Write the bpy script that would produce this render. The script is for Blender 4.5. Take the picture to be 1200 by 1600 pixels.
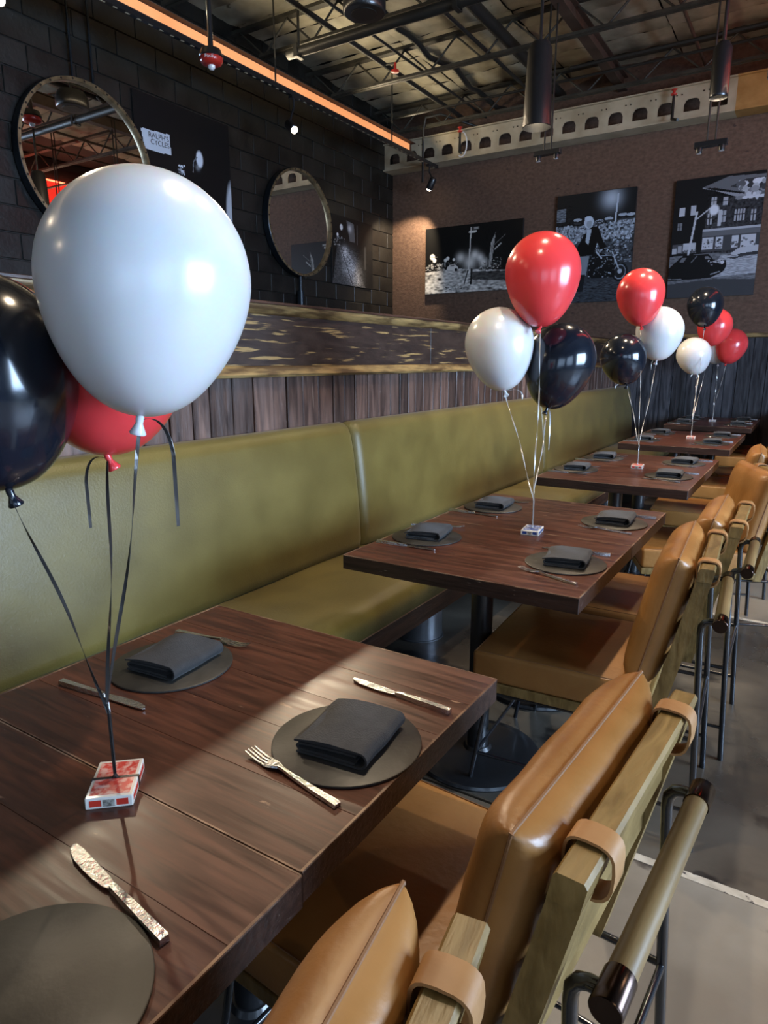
import bpy, bmesh, math, random
import numpy as np
from mathutils import Vector, Matrix
random.seed(7); np.random.seed(7)
for o in list(bpy.data.objects): bpy.data.objects.remove(o, do_unlink=True)
S = bpy.context.scene; COL = S.collection; PI = math.pi

# ------------------------------------------------------------------ camera
cd = bpy.data.cameras.new('camera'); cam = bpy.data.objects.new('camera', cd); COL.objects.link(cam)
cd.sensor_fit = 'HORIZONTAL'; cd.sensor_width = 36.0; cd.lens = 36.0*1050/1200; cd.clip_start = 0.02
YAW, PIT = math.radians(32.33), math.radians(12.67)
cam.location = (0, 0, 1.372); cam.rotation_euler = (PI/2-PIT, 0, YAW)
S.camera = cam
# ------------------------------------------------------------------ world, exposure
W = bpy.data.worlds.new('world'); S.world = W; W.use_nodes = True
W.node_tree.nodes['Background'].inputs[0].default_value = (0.55, 0.68, 0.9, 1)
W.node_tree.nodes['Background'].inputs[1].default_value = 0.25
S.view_settings.view_transform = 'Standard'; S.view_settings.look = 'None'
S.view_settings.exposure = 0.7; S.view_settings.gamma = 1.0; S.view_settings.use_curve_mapping = False

def add_light(name, kind, loc, aim, energy, color, **kw):
    ld = bpy.data.lights.new(name, kind); ld.energy = energy; ld.color = color
    for k, v in kw.items(): setattr(ld, k, v)
    o = bpy.data.objects.new(name, ld); COL.objects.link(o); o.location = loc
    d = Vector(aim)-Vector(loc); o.rotation_euler = d.to_track_quat('-Z', 'Y').to_euler()
    return o
# daylight entering through the shopfront windows behind the camera and on the right
DAY = (0.50, 0.70, 1.0)
WINS = [('front', 2.9, 3.6), ('front', -1.6, 3.4), ('right', -2.2, 3.2), ('right', 2.6, 3.4)]   # side, centre along wall, width
for i, (side, c, w) in enumerate(WINS):
    if side == 'front': add_light('daylight', 'AREA', (c, -4.93, 1.75), (c, 0, 1.75-1.2), (46, 6)[i], DAY, shape='RECTANGLE', size=w-.2, size_y=2.1)
    else: add_light('daylight', 'AREA', (4.93, c, 1.75), (0, c, 1.75-1.2), (60, 540)[i-2], DAY, shape='RECTANGLE', size=w-.2, size_y=2.1)
# ceiling lamps: track spots along the block wall, downlights in black pendants above the tables
WARM = (1.0, 0.80, 0.56)
TRACK = [(-4.45, -2.9, 3.5), (-4.45, -0.1, 3.5), (-4.45, 2.68, 3.5), (-4.45, 5.45, 3.5), (-4.45, 8.1, 3.5)]
TRACK_AIM = [(-.9, -2.2, .7), (-.75, .1, .7), (-.85, 1.5, .7), (-1.0, 4.2, .7), (-5.25, 8.35, 2.3)]
TRACK_W = [30, 16, 80, 180, 110]
TRACK_A = [105, 105, 105, 105, 80]
PEND = [(-.80, -1.25, 3.05, .06), (-.76, 1.42, 3.05, .06), (-.80, 2.4, 3.3, .06), (-.80, 4.12, 3.45, .06), (-.80, 5.55, 3.13, .06), (-1.98, 5.25, 3.06, .105), (-.33, 4.3, 2.78, .07), (1.9, -.4, 2.9, .06), (1.9, 2.2, 2.9, .06), (1.9, 4.8, 2.9, .06)]  # last three: unseen aisle lamps, added to brighten the floor
PEND_W = [4, 60, 50, 78, 80, 60, 45, 60, 85, 85]
PEND_A = [60, 92, 105, 112, 112, 112, 112, 112, 112, 112]
# warm strips added to brighten the ceiling: one in the track channel, one at the soffit
add_light('ceiling_fill', 'AREA', (-4.42, 2.0, 3.99), (-3.2, 2.0, 5.2), 34, (1.0, .82, .55), shape='RECTANGLE', size=12.0, size_y=.06)
add_light('ceiling_fill', 'AREA', (.62, 3.6, 3.72), (-.6, 3.6, 4.6), 14, (1.0, .84, .6), shape='RECTANGLE', size=9.0, size_y=.06).rotation_euler[2] += 0

# ------------------------------------------------------------------ helpers
def link(o, parent=None, loc=None, rot=None):
    COL.objects.link(o)
    if parent: o.parent = parent
    if loc is not None: o.location = loc
    if rot is not None: o.rotation_euler = rot
    return o
def tag(o, label=None, cat=None, group=None, kind=None):
    if label: o['label'] = label
    if cat: o['category'] = cat
    if group: o['group'] = group
    if kind: o['kind'] = kind
    return o
def thing(name, loc=(0, 0, 0), rz=0.0, label=None, cat=None, group=None, kind=None):
    o = bpy.data.objects.new(name, None); link(o, None, loc, (0, 0, rz)); o.empty_display_size = .05
    return tag(o, label, cat, group, kind)
class MB:
    def __init__(s): s.v = []; s.f = []
    def add(s, vs, fs):
        b = len(s.v); s.v += [tuple(p) for p in vs]; s.f += [tuple(i+b for i in f) for f in fs]; return s
    def box(s, x0, x1, y0, y1, z0, z1, bev=0.0, seg=2):
        if bev <= 0:
            vs = [(x, y, z) for x in (x0, x1) for y in (y0, y1) for z in (z0, z1)]
            return s.add(vs, [(0, 1, 3, 2), (4, 6, 7, 5), (0, 4, 5, 1), (2, 3, 7, 6), (0, 2, 6, 4), (1, 5, 7, 3)])
        bm = bmesh.new(); bmesh.ops.create_cube(bm, size=1)
        for v in bm.verts: v.co = Vector(((x0+x1)/2+v.co.x*(x1-x0), (y0+y1)/2+v.co.y*(y1-y0), (z0+z1)/2+v.co.z*(z1-z0)))
        bmesh.ops.bevel(bm, geom=bm.edges[:], offset=bev, segments=seg, profile=.6, affect='EDGES')
        bm.verts.index_update(); s.add([v.co[:] for v in bm.verts], [[v.index for v in f.verts] for f in bm.faces]); bm.free(); return s
    def tube(s, pts, r, n=10, cap=True, closed=False):
        pts = [Vector(p) for p in pts]; m = len(pts); rs = r if isinstance(r, (list, tuple)) else [r]*m
        t0 = (pts[1]-pts[0]).normalized(); up = Vector((0, 0, 1)) if abs(t0.z) < .9 else Vector((1, 0, 0))
        nrm = t0.cross(up).normalized(); rings = []; vs = []
        for i in range(m):
            if closed: t = (pts[(i+1) % m]-pts[i-1]).normalized()
            elif i == 0: t = t0
            elif i == m-1: t = (pts[-1]-pts[-2]).normalized()
            else: t = ((pts[i+1]-pts[i]).normalized()+(pts[i]-pts[i-1]).normalized()).normalized()
            nrm = (nrm-t*nrm.dot(t)).normalized(); bi = t.cross(nrm)
            k = 1.0
            if 0 < i < m-1: k = 1/max(.6, t.dot((pts[i]-pts[i-1]).normalized()))
            for j in range(n):
                a = 2*PI*j/n; vs.append(pts[i]+(nrm*math.cos(a)+bi*math.sin(a))*rs[i]*k)
        fs = []
        for i in range(m if closed else m-1):
            i2 = (i+1) % m
            for j in range(n): fs.append((i*n+j, i*n+(j+1) % n, i2*n+(j+1) % n, i2*n+j))
        if cap and not closed: fs.append(tuple(range(n))[::-1]); fs.append(tuple((m-1)*n+j for j in range(n)))
        return s.add(vs, fs)
    def lathe(s, prof, n=32, axis=None, cap=True):
        # prof: (r, z) bottom to top; axis: Matrix placing it
        vs = []; fs = []; m = len(prof)
        for (r, z) in prof:
            for j in range(n):
                a = 2*PI*j/n; vs.append(Vector((r*math.cos(a), r*math.sin(a), z)))
        for i in range(m-1):
            for j in range(n): fs.append((i*n+j, i*n+(j+1) % n, (i+1)*n+(j+1) % n, (i+1)*n+j))
        if cap and prof[0][0] > 1e-6: fs.append(tuple(range(n))[::-1])
        if cap and prof[-1][0] > 1e-6: fs.append(tuple((m-1)*n+j for j in range(n)))
        if axis: vs = [axis @ v for v in vs]
        return s.add(vs, fs)
    def grid(s, nx, ny, fn):
        vs = [fn(i/nx, j/ny) for j in range(ny+1) for i in range(nx+1)]
        return s.add(vs, [(j*(nx+1)+i, j*(nx+1)+i+1, (j+1)*(nx+1)+i+1, (j+1)*(nx+1)+i) for j in range(ny) for i in range(nx)])
    def loft(s, rings, cap=True):
        n = len(rings[0]); vs = [p for r in rings for p in r]
        fs = [(i*n+j, i*n+(j+1) % n, (i+1)*n+(j+1) % n, (i+1)*n+j) for i in range(len(rings)-1) for j in range(n)]
        if cap: fs += [tuple(range(n))[::-1], tuple((len(rings)-1)*n+j for j in range(n))]
        return s.add(vs, fs)
    def prism(s, poly, h0, h1, put):
        n = len(poly); vs = [put(x, y, h0) for x, y in poly]+[put(x, y, h1) for x, y in poly]
        return s.add(vs, [tuple(range(n))[::-1], tuple(range(n, 2*n))]+[(i, (i+1) % n, n+(i+1) % n, n+i) for i in range(n)])
    def mesh(s, name, mat=None, smooth=None):
        me = bpy.data.meshes.new(name); me.from_pydata(s.v, [], s.f)
        bm = bmesh.new(); bm.from_mesh(me); bmesh.ops.remove_doubles(bm, verts=bm.verts, dist=1e-6); bmesh.ops.recalc_face_normals(bm, faces=bm.faces); bm.to_mesh(me); bm.free()
        if mat: me.materials.append(mat)
        if smooth:
            me.shade_smooth()
            me.set_sharp_from_angle(angle=math.radians(smooth))
        return me
    def build(s, name, mat, parent=None, loc=None, rot=None, smooth=None):
        return link(bpy.data.objects.new(name, s.mesh(name, mat, smooth)), parent, loc, rot)
def clone(o, parent=None, loc=None, rot=None):
    c = o.copy(); COL.objects.link(c)
    if parent: c.parent = parent
    if loc is not None: c.location = loc
    if rot is not None: c.rotation_euler = rot
    return c
def clone_tree(root, loc, rz):
    r = clone(root, None, loc, (0, 0, rz))
    for ch in list(root.children):
        c = clone(ch, r)
        for g in list(ch.children): clone(g, c)
    return r
def text_mesh(txt, size, mat, name, parent, mtx, extrude=.0004):
    cu = bpy.data.curves.new(name, 'FONT'); cu.body = txt; cu.size = size; cu.extrude = extrude; cu.align_x = 'CENTER'; cu.align_y = 'CENTER'
    t = bpy.data.objects.new(name, cu); COL.objects.link(t)
    dg = bpy.context.evaluated_depsgraph_get(); dg.update()
    me = bpy.data.meshes.new_from_object(t.evaluated_get(dg)); bpy.data.objects.remove(t, do_unlink=True)
    me.transform(mtx); me.materials.clear(); me.materials.append(mat); me.name = name
    return link(bpy.data.objects.new(name, me), parent)

# ------------------------------------------------------------------ materials
def mat(name, c1, c2=None, scale=8, stretch=(1, 1, 1), rough=.5, rough2=None, metal=0, bump=0, bscale=None, coat=0, detail=5,
        emit=None, es=0, spec=.5, lo=.35, hi=.65, rand=0, c3=None, s3=40, t3=.68, st3=None, sss=0, trans=0, sheen=0, dist=0, ani=0):
    m = bpy.data.materials.new(name); m.use_nodes = True; nt = m.node_tree; N = nt.nodes; L = nt.links
    b = N['Principled BSDF']; I = b.inputs
    I['Base Color'].default_value = (*c1, 1); I['Roughness'].default_value = rough; I['Metallic'].default_value = metal
    I['Coat Weight'].default_value = coat; I['Coat Roughness'].default_value = .08; I['Specular IOR Level'].default_value = spec
    I['Subsurface Weight'].default_value = sss; I['Subsurface Scale'].default_value = .02; I['Transmission Weight'].default_value = trans
    I['Sheen Weight'].default_value = sheen; I['Anisotropic'].default_value = ani
    if emit: I['Emission Color'].default_value = (*emit, 1); I['Emission Strength'].default_value = es
    tc = N.new('ShaderNodeTexCoord'); mp = N.new('ShaderNodeMapping'); mp.inputs['Scale'].default_value = stretch
    L.new(tc.outputs['Object'], mp.inputs['Vector'])
    oi = None
    if rand or c2:
        oi = N.new('ShaderNodeObjectInfo')
    vec = mp.outputs['Vector']
    if c2:
        ad = N.new('ShaderNodeVectorMath'); ad.operation = 'ADD'; cmb = N.new('ShaderNodeMath'); cmb.operation = 'MULTIPLY'; cmb.inputs[1].default_value = 37.0 if rand else 0.0
        L.new(oi.outputs['Random'], cmb.inputs[0]); L.new(vec, ad.inputs[0]); L.new(cmb.outputs[0], ad.inputs[1]); vec = ad.outputs[0]
        nz = N.new('ShaderNodeTexNoise'); nz.inputs['Scale'].default_value = scale; nz.inputs['Detail'].default_value = detail; nz.inputs['Distortion'].default_value = dist
        L.new(vec, nz.inputs['Vector'])
        cr = N.new('ShaderNodeValToRGB'); cr.color_ramp.elements[0].position = lo; cr.color_ramp.elements[1].position = hi
        cr.color_ramp.elements[0].color = (*c1, 1); cr.color_ramp.elements[1].color = (*c2, 1)
        L.new(nz.outputs['Fac'], cr.inputs['Fac']); out = cr.outputs['Color']
        if c3:
            n3 = N.new('ShaderNodeTexNoise'); n3.inputs['Scale'].default_value = s3; n3.inputs['Detail'].default_value = 4
            v3 = vec
            if st3:
                m3 = N.new('ShaderNodeMapping'); m3.inputs['Scale'].default_value = st3; L.new(tc.outputs['Object'], m3.inputs['Vector']); v3 = m3.outputs['Vector']
                if rand:
                    a3 = N.new('ShaderNodeVectorMath'); a3.operation = 'ADD'; L.new(v3, a3.inputs[0]); L.new(cmb.outputs[0], a3.inputs[1]); v3 = a3.outputs[0]
            L.new(v3, n3.inputs['Vector'])
            r3 = N.new('ShaderNodeValToRGB'); r3.color_ramp.elements[0].position = t3; r3.color_ramp.elements[1].position = t3+.05
            mx = N.new('ShaderNodeMixRGB'); mx.inputs['Color2'].default_value = (*c3, 1)
            L.new(n3.outputs['Fac'], r3.inputs['Fac']); L.new(r3.outputs['Color'], mx.inputs['Fac']); L.new(out, mx.inputs['Color1']); out = mx.outputs['Color']
        if rand:
            hs = N.new('ShaderNodeHueSaturation'); mr = N.new('ShaderNodeMapRange'); mr.inputs['To Min'].default_value = 1-rand; mr.inputs['To Max'].default_value = 1+rand
            L.new(oi.outputs['Random'], mr.inputs['Value']); L.new(mr.outputs['Result'], hs.inputs['Value']); L.new(out, hs.inputs['Color']); out = hs.outputs['Color']
        L.new(out, I['Base Color'])
        if rough2 is not None:
            rr = N.new('ShaderNodeMapRange'); rr.inputs['From Min'].default_value = lo; rr.inputs['From Max'].default_value = hi; rr.inputs['To Min'].default_value = rough; rr.inputs['To Max'].default_value = rough2
            L.new(nz.outputs['Fac'], rr.inputs['Value']); L.new(rr.outputs['Result'], I['Roughness'])
    if bump:
        nb = N.new('ShaderNodeTexNoise'); nb.inputs['Scale'].default_value = bscale or scale; nb.inputs['Detail'].default_value = 4; L.new(vec, nb.inputs['Vector'])
        bp = N.new('ShaderNodeBump'); bp.inputs['Strength'].default_value = bump; bp.inputs['Distance'].default_value = .01
        L.new(nb.outputs['Fac'], bp.inputs['Height']); L.new(bp.outputs['Normal'], I['Normal'])
    return m
M = {}
M['table'] = mat('table_wood', (.040, .012, .0065), (.108, .034, .017), scale=3, stretch=(2, 22, 26), rough=.30, rough2=.42, bump=.03, bscale=4, rand=.07, c3=(.32, .19, .12), s3=26, t3=.705, st3=(.5, 1.6, 1), dist=.6, coat=.10)
M['table_edge'] = mat('table_edge_wood', (.020, .010, .007), (.045, .022, .015), scale=3, stretch=(2, 26, 26), rough=.38, bump=.15, bscale=5, rand=.1, c3=(.42, .33, .25), s3=14, t3=.695)
M['arris'] = mat('worn_table_arris', (.10, .045, .025), (.30, .19, .12), scale=14, rough=.4, lo=.45, hi=.62, rand=.1)
M['plank'] = mat('weathered_plank', (.022, .014, .012), (.155, .092, .068), scale=2.2, stretch=(9, 9, 1.1), rough=.36, rough2=.6, bump=.5, bscale=3, lo=.28, hi=.76, rand=.5, c3=(.22, .17, .14), s3=3.0, t3=.69, st3=(14, 14, .8), dist=1.2)
M['plankdark'] = mat('dark_stained_plank', (.016, .017, .022), (.075, .074, .082), scale=2.2, stretch=(9, 9, 1.1), rough=.38, rough2=.6, bump=.4, bscale=3, rand=.4, dist=1.2)
M['ledge'] = mat('distressed_board', (.020, .012, .009), (.042, .027, .020), scale=3, stretch=(1, 1.2, 5), rough=.42, bump=.35, bscale=8, c3=(.27, .18, .07), s3=4.0, t3=.60, st3=(1, 1.1, 18), dist=1.5)
M['ledgetrim'] = mat('worn_gilt_moulding', (.07, .04, .016), (.34, .225, .085), scale=6, stretch=(1, .8, 6), rough=.42, bump=.3, bscale=14, lo=.4, hi=.62)
M['block'] = mat('black_painted_block', (.0055, .005, .0042), (.013, .0115, .0088), scale=3, rough=.36, rough2=.5, bump=.2, bscale=30, rand=.12, c3=(.10, .085, .05), s3=30, t3=.745)
M['mortar'] = mat('painted_mortar', (.006, .006, .005), (.016, .014, .010), scale=10, rough=.5, bump=.4, bscale=30)
M['brown'] = mat('brown_textured_wall', (.085, .046, .028), (.135, .078, .050), scale=22, stretch=(1, 1, 1.5), rough=.8, bump=.45, bscale=55, c3=(.05, .028, .02), s3=12, t3=.70, detail=10)
M['steel'] = mat('cream_painted_steel', (.32, .26, .165), (.47, .40, .275), scale=4, rough=.5, c3=(.16, .10, .06), s3=12, t3=.70, bump=.15, bscale=20)
M['ochre'] = mat('ochre_painted_steel', (.32, .16, .04), (.46, .26, .08), scale=6, rough=.55)
M['black'] = mat('black_metal', (.012, .012, .013), rough=.32, metal=.0, coat=.25)
M['blacktube'] = mat('black_enamel_tube', (.010, .011, .014), rough=.20, metal=.0, coat=.6)
M['bronze'] = mat('dark_bronze_cap', (.07, .045, .035), rough=.22, metal=1)
M['darkpipe'] = mat('dark_pipe', (.022, .021, .018), rough=.45, metal=.3)
M['joist'] = mat('dark_steel_joist', (.030, .027, .020), (.060, .054, .040), scale=8, rough=.55, metal=.2)
M['ironbeam'] = mat('brown_iron_beam', (.045, .026, .018), (.075, .045, .03), scale=6, rough=.6)
M['insul'] = mat('foil_faced_insulation', (.30, .27, .19), (.46, .42, .31), scale=5, rough=.62, bump=.6, bscale=9, rand=.10, c3=(.12, .10, .06), s3=7, t3=.70)
M['ceil'] = mat('ceiling_deck', (.02, .019, .016), rough=.8)
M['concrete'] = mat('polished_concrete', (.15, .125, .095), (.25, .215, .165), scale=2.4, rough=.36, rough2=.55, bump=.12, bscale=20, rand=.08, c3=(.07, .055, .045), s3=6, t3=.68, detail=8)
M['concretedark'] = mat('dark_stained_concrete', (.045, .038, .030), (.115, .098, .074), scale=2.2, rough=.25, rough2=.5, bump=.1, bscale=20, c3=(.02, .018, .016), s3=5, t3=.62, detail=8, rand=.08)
M['joint'] = mat('pale_joint', (.42, .35, .26), (.6, .52, .4), scale=20, rough=.7, c3=(.08, .06, .05), s3=30, t3=.6)
M['olive'] = mat('olive_vinyl', (.096, .073, .0125), (.128, .099, .0185), scale=5, rough=.40, rough2=.46, bump=.10, bscale=160, sheen=.1)
M['oliveseam'] = mat('olive_seam', (.10, .095, .03), rough=.35)
M['leather'] = mat('tan_leather', (.255, .112, .028), (.35, .163, .045), scale=6, rough=.31, rough2=.42, bump=.10, bscale=60, rand=.05, detail=6)
M['strap'] = mat('tan_strap_leather', (.31, .150, .052), (.38, .195, .072), scale=10, rough=.5, bump=.1, bscale=40)
M['thread'] = mat('stitching_thread', (.19, .085, .03), rough=.6)
M['olivewood'] = mat('olive_washed_wood', (.135, .082, .022), (.24, .155, .052), scale=3, stretch=(14, 2.5, 5), rough=.40, bump=.2, bscale=6, rand=.08, dist=.8)
M['barwood'] = mat('turned_wood_bar', (.150, .090, .030), (.225, .142, .055), scale=3, stretch=(10, 1.5, 10), rough=.4, bump=.1, bscale=6)
M['slate'] = mat('slate_charger', (.017, .016, .014), (.033, .031, .026), scale=14, rough=.42, rough2=.52, bump=.06, bscale=60, rand=.1, c3=(.08, .072, .06), s3=60, t3=.74)
M['napkin'] = mat('charcoal_linen', (.015, .0145, .0145), (.025, .024, .0235), scale=40, rough=.85, bump=.2, bscale=400, sheen=.12)
M['silver'] = mat('hammered_cutlery', (.56, .56, .55), (.68, .68, .67), scale=30, rough=.14, rough2=.25, metal=1, bump=.22, bscale=170)
M['card'] = mat('white_card', (.72, .69, .62), rough=.45, coat=.2)
M['cardred'] = mat('red_card_print', (.60, .05, .035), (.74, .42, .36), scale=90, rough=.4, lo=.42, hi=.60)
M['cardredsolid'] = mat('red_card_band', (.52, .035, .02), rough=.4)
M['cardblue'] = mat('blue_card_print', (.03, .07, .28), (.55, .6, .72), scale=90, rough=.4, lo=.42, hi=.6)
M['cardbluesolid'] = mat('blue_card_band', (.02, .055, .22), rough=.4)
M['seal'] = mat('dark_paper_seal', (.09, .085, .07), (.45, .43, .38), scale=160, rough=.5)
M['bwhite'] = mat('white_latex', (.64, .64, .64), rough=.26, sss=.3, coat=.12)
M['bred'] = mat('red_latex', (.74, .055, .058), rough=.22, sss=.25, coat=.15)
M['bblack'] = mat('black_latex', (.008, .011, .018), rough=.16, coat=.3)  # blue window reflections are tinted into the black base colour
M['rblack'] = mat('black_curling_ribbon', (.05, .045, .042), rough=.22, metal=.4)
M['rsilver'] = mat('silver_curling_ribbon', (.55, .54, .52), rough=.25, metal=.5)
M['mirror'] = mat('mirror_glass', (.86, .86, .84), rough=.01, metal=1)
M['rim'] = mat('weathered_brass_rim', (.16, .11, .055), (.32, .24, .13), scale=14, rough=.42, metal=.7)
M['rimdark'] = mat('black_rim', (.013, .018, .024), rough=.28, metal=.4)
M['rivet'] = mat('dark_rivet', (.04, .03, .02), rough=.4, metal=.6)
M['orange'] = mat('orange_lit_channel', (.8, .4, .16), rough=.5, emit=(1.0, .33, .10), es=.42)
M['bulb'] = mat('lamp_lens', (1, 1, 1), emit=(1.0, .84, .6), es=26)
M['redpaint'] = mat('red_plastic', (.50, .028, .018), rough=.3, coat=.3)
M['clear'] = mat('strobe_lens', (.8, .8, .8), rough=.1, coat=.5)
M['white'] = mat('white_paint', (.7, .7, .68), rough=.5)
M['neon'] = mat('red_neon', (1, .1, .05), emit=(1.0, .10, .045), es=5)
M['neonpanel'] = mat('red_lit_panel', (.6, .03, .025), emit=(1.0, .035, .02), es=.55)
M['galv'] = mat('galvanised_steel', (.15, .16, .17), (.26, .27, .29), scale=3, rough=.32, metal=.85)
M['plinth'] = mat('dark_plinth_wood', (.030, .014, .009), (.070, .033, .020), scale=3, stretch=(20, 2, 20), rough=.4, bump=.2, bscale=6)
M['plinthedge'] = mat('worn_plinth_edge', (.30, .14, .07), (.38, .2, .1), scale=12, rough=.45)
M['paint'] = mat('charcoal_wall_paint', (.03, .028, .026), rough=.7)
M['glass'] = mat('window_glass', (.9, .95, 1), rough=.02, trans=1, spec=.5)
M['frame'] = mat('window_frame_black', (.015, .015, .015), rough=.4)
def vcol_mat(name):
    m = bpy.data.materials.new(name); m.use_nodes = True; nt = m.node_tree; b = nt.nodes['Principled BSDF']
    a = nt.nodes.new('ShaderNodeVertexColor'); a.layer_name = 'print'; nt.links.new(a.outputs['Color'], b.inputs['Base Color']); b.inputs['Roughness'].default_value = .4; b.inputs['Specular IOR Level'].default_value = .25
    return m
M['print'] = vcol_mat('printed_photograph')

# ================================================================== THE SETTING
XW, YB, ZC = -5.2, 8.45, 4.62          # block wall, back wall, ceiling deck
YF, XR = -5.0, 5.0
floor = tag(MB().box(XW-.2, XR+.2, YF-.2, YB+.2, -.2, -.03).build('floor', M['concretedark']), kind='structure')
joints = [YF, -2.6, -.42, 1.775, 3.955, 6.15, YB]
for i in range(len(joints)-1):
    a, b = joints[i], joints[i+1]
    for (xa, xb) in ((XW, -.62), (-.62, 1.9), (1.9, XR)):
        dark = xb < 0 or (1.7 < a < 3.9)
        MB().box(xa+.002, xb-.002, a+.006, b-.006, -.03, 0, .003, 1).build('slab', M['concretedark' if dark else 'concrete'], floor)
    if i: MB().box(-.6, XR, a-.016, a+.012, -.03, .0015).build('joint_strip', M['joint'], floor)
ceiling = tag(MB().box(XW-.2, XR+.2, YF-.2, YB+.2, ZC, ZC+.15).build('ceiling', M['ceil']), kind='structure')
# quilted insulation batts between the joists
def batt(seed):
    rnd = np.random.RandomState(seed); ph = rnd.rand(4)*6
    def fn(u, v):
        x = u*1.19; y = v*.375
        sag = (1-abs(2*v-1)**3)*(.025+.02*math.sin(u*4+ph[0]))*(.55+.45*math.sin(PI*u))+.008*math.sin(u*13+ph[1])*math.sin(PI*v)+.006*math.sin(u*23+ph[2]+v*3)
        return (x, y, -sag-.004*abs(math.sin(v*9+ph[3])))
    return MB().grid(14, 8, fn).mesh('insulation_batt', M['insul'], 180)
batts = [batt(s) for s in range(5)]
for i in range(4):
    for j in range(19):
        o = bpy.data.objects.new('insulation_batt', batts[random.randrange(5)]); link(o, ceiling, (-5.2+i*1.2, 1.35+j*.378+(.0 if i % 2 else .02), 4.56+random.uniform(-.012, .012)))
# black painted block wall, running bond
wl = tag(MB().box(XW-.25, XW-.012, YF-.2, YB+.2, 0, ZC).build('wall_left', M['mortar']), kind='structure')
CH, BL = .1905, .4
blk = MB().box(-.012, 0, 0, BL-.008, 0, CH-.008, .004, 1).mesh('block', M['block'])
z0 = 2.122-CH*3
for k in range(16):
    z = z0+k*CH
    if z > ZC-.1: break
    y = 2.1-(BL/2 if k % 2 else 0)
    while y < YB-.05:
        if y+BL > YB:
            MB().box(-.012, 0, 0, YB-y-.002, 0, CH-.008, .004, 1).build('block', M['block'], wl, (XW, y, z))
        else: link(bpy.data.objects.new('block', blk), wl, (XW, y, z))
        y += BL
# brown back wall with plank wainscot below
wb = tag(MB().box(XW-.25, XR+.2, YB, YB+.2, 0, ZC).build('wall_back', M['brown']), kind='structure')
x = -1.93
while x < 1.2:
    w = random.uniform(.105, .155)
    MB().box(x+.002, x+w-.002, -.025+random.uniform(-.004, .004), 0, 0, 1.62, .003, 1).build('plank', M['plankdark'], wb, (0, YB, 0)); x += w
MB().box(-1.93, 1.2, -.045, 0, 1.622, 1.665, .006, 1).build('cap_rail', M['ledgetrim'], wb, (0, YB, 0))
tag(MB().box(-5.2, XR+.2, YF-.2, YF, 0, .7).box(-5.2, XR+.2, YF-.2, YF, 2.85, ZC).box(-5.2, -3.3, YF-.2, YF, .7, 2.85).box(.1, 1.1, YF-.2, YF, .7, 2.85).box(4.7, XR+.2, YF-.2, YF, .7, 2.85).build('wall_front', M['paint']), kind='structure')
tag(MB().box(XR, XR+.2, YF, YB, 0, .7).box(XR, XR+.2, YF, YB, 2.85, ZC).box(XR, XR+.2, YF, -3.8, .7, 2.85).box(XR, XR+.2, -.6, .9, .7, 2.85).box(XR, XR+.2, 4.3, YB, .7, 2.85).build('wall_right', M['paint']), kind='structure')
for i, (side, c, w) in enumerate(WINS):
    fr = MB(); pn = MB()
    for k in range(4):
        u = -w/2+k*w/3
        fr.box(u-.025, u+.025, -.03, .03, .7, 2.85)
    fr.box(-w/2, w/2, -.03, .03, .7, .76).box(-w/2, w/2, -.03, .03, 2.79, 2.85)
    loc, rz = ((c, YF-.08, 0), 0) if side == 'front' else ((XR+.08, c, 0), PI/2)
    wo = tag(fr.build('window_%d' % (i+1), M['frame'], None, loc, (0, 0, rz)), kind='structure')
    for k in range(3): MB().box(-w/2+k*w/3+.026, -w/2+(k+1)*w/3-.026, -.006, .006, .76, 2.79).build('pane', M['glass'], wo)
# dark soffit across the room with a red lit sign band (seen in the big mirror)
so = thing('soffit', (.75, 3.4, 0), 0, 'dark soffit with a red neon band, reflected in the large round mirror', 'soffit')
MB().box(0, .35, -4.5, 4.75, 3.42, 4.6).build('body', M['paint'], so)
MB().box(-.02, 0, .3, 4.7, 3.86, 4.24).build('lit_panel', M['neonpanel'], so)
for z in (3.84, 4.26): MB().tube([(-.035, .3, z), (-.035, 4.7, z)], .014, 8).build('neon_tube', M['neon'], so)
MB().tube([(-.03, 3.0, 4.23), (-.03, 3.7, 3.88)], .008, 8).build('neon_tube', M['neon'], so)

# ---- low partition behind the bench: planks below, distressed board and mouldings above
wp = tag(MB().box(-2.12, -1.955, -1.5, YB, 0, 1.60).build('wall_partition', M['plinth']), kind='structure')
y = -1.5
while y < YB-.05:
    w = random.uniform(.085, .125); w = min(w, YB-y)
    MB().box(-1.955, -1.932+random.uniform(-.004, .004), y+.003, y+w-.003, .9, 1.31, .004, 1).build('plank', M['plank'], wp); y += w
y = -1.5
for w in (2.45, 2.6, 2.45, 2.45):
    MB().box(-1.955, -1.925, y+.001, min(y+w, YB)-.001, 1.35, 1.56, .003, 1).build('board', M['ledge'], wp); y += w
MB().loft([[(-1.955, yy, 1.307), (-1.905, yy, 1.307), (-1.897, yy, 1.318), (-1.905, yy, 1.330), (-1.912, yy, 1.342), (-1.922, yy, 1.352), (-1.955, yy, 1.352)] for yy in (-1.5, YB)]).build('lower_moulding', M['ledgetrim'], wp, smooth=50)
MB().loft([[(-1.955, yy, 1.555), (-1.925, yy, 1.555), (-1.915, yy, 1.566), (-1.900, yy, 1.580), (-1.900, yy, 1.594), (-1.955, yy, 1.594)] for yy in (-1.5, YB)]).build('upper_moulding', M['ledgetrim'], wp, smooth=50)
MB().box(-2.13, -1.895, -1.5, YB, 1.5945, 1.606, .002, 1).build('cap', M['plinth'], wp)

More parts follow.
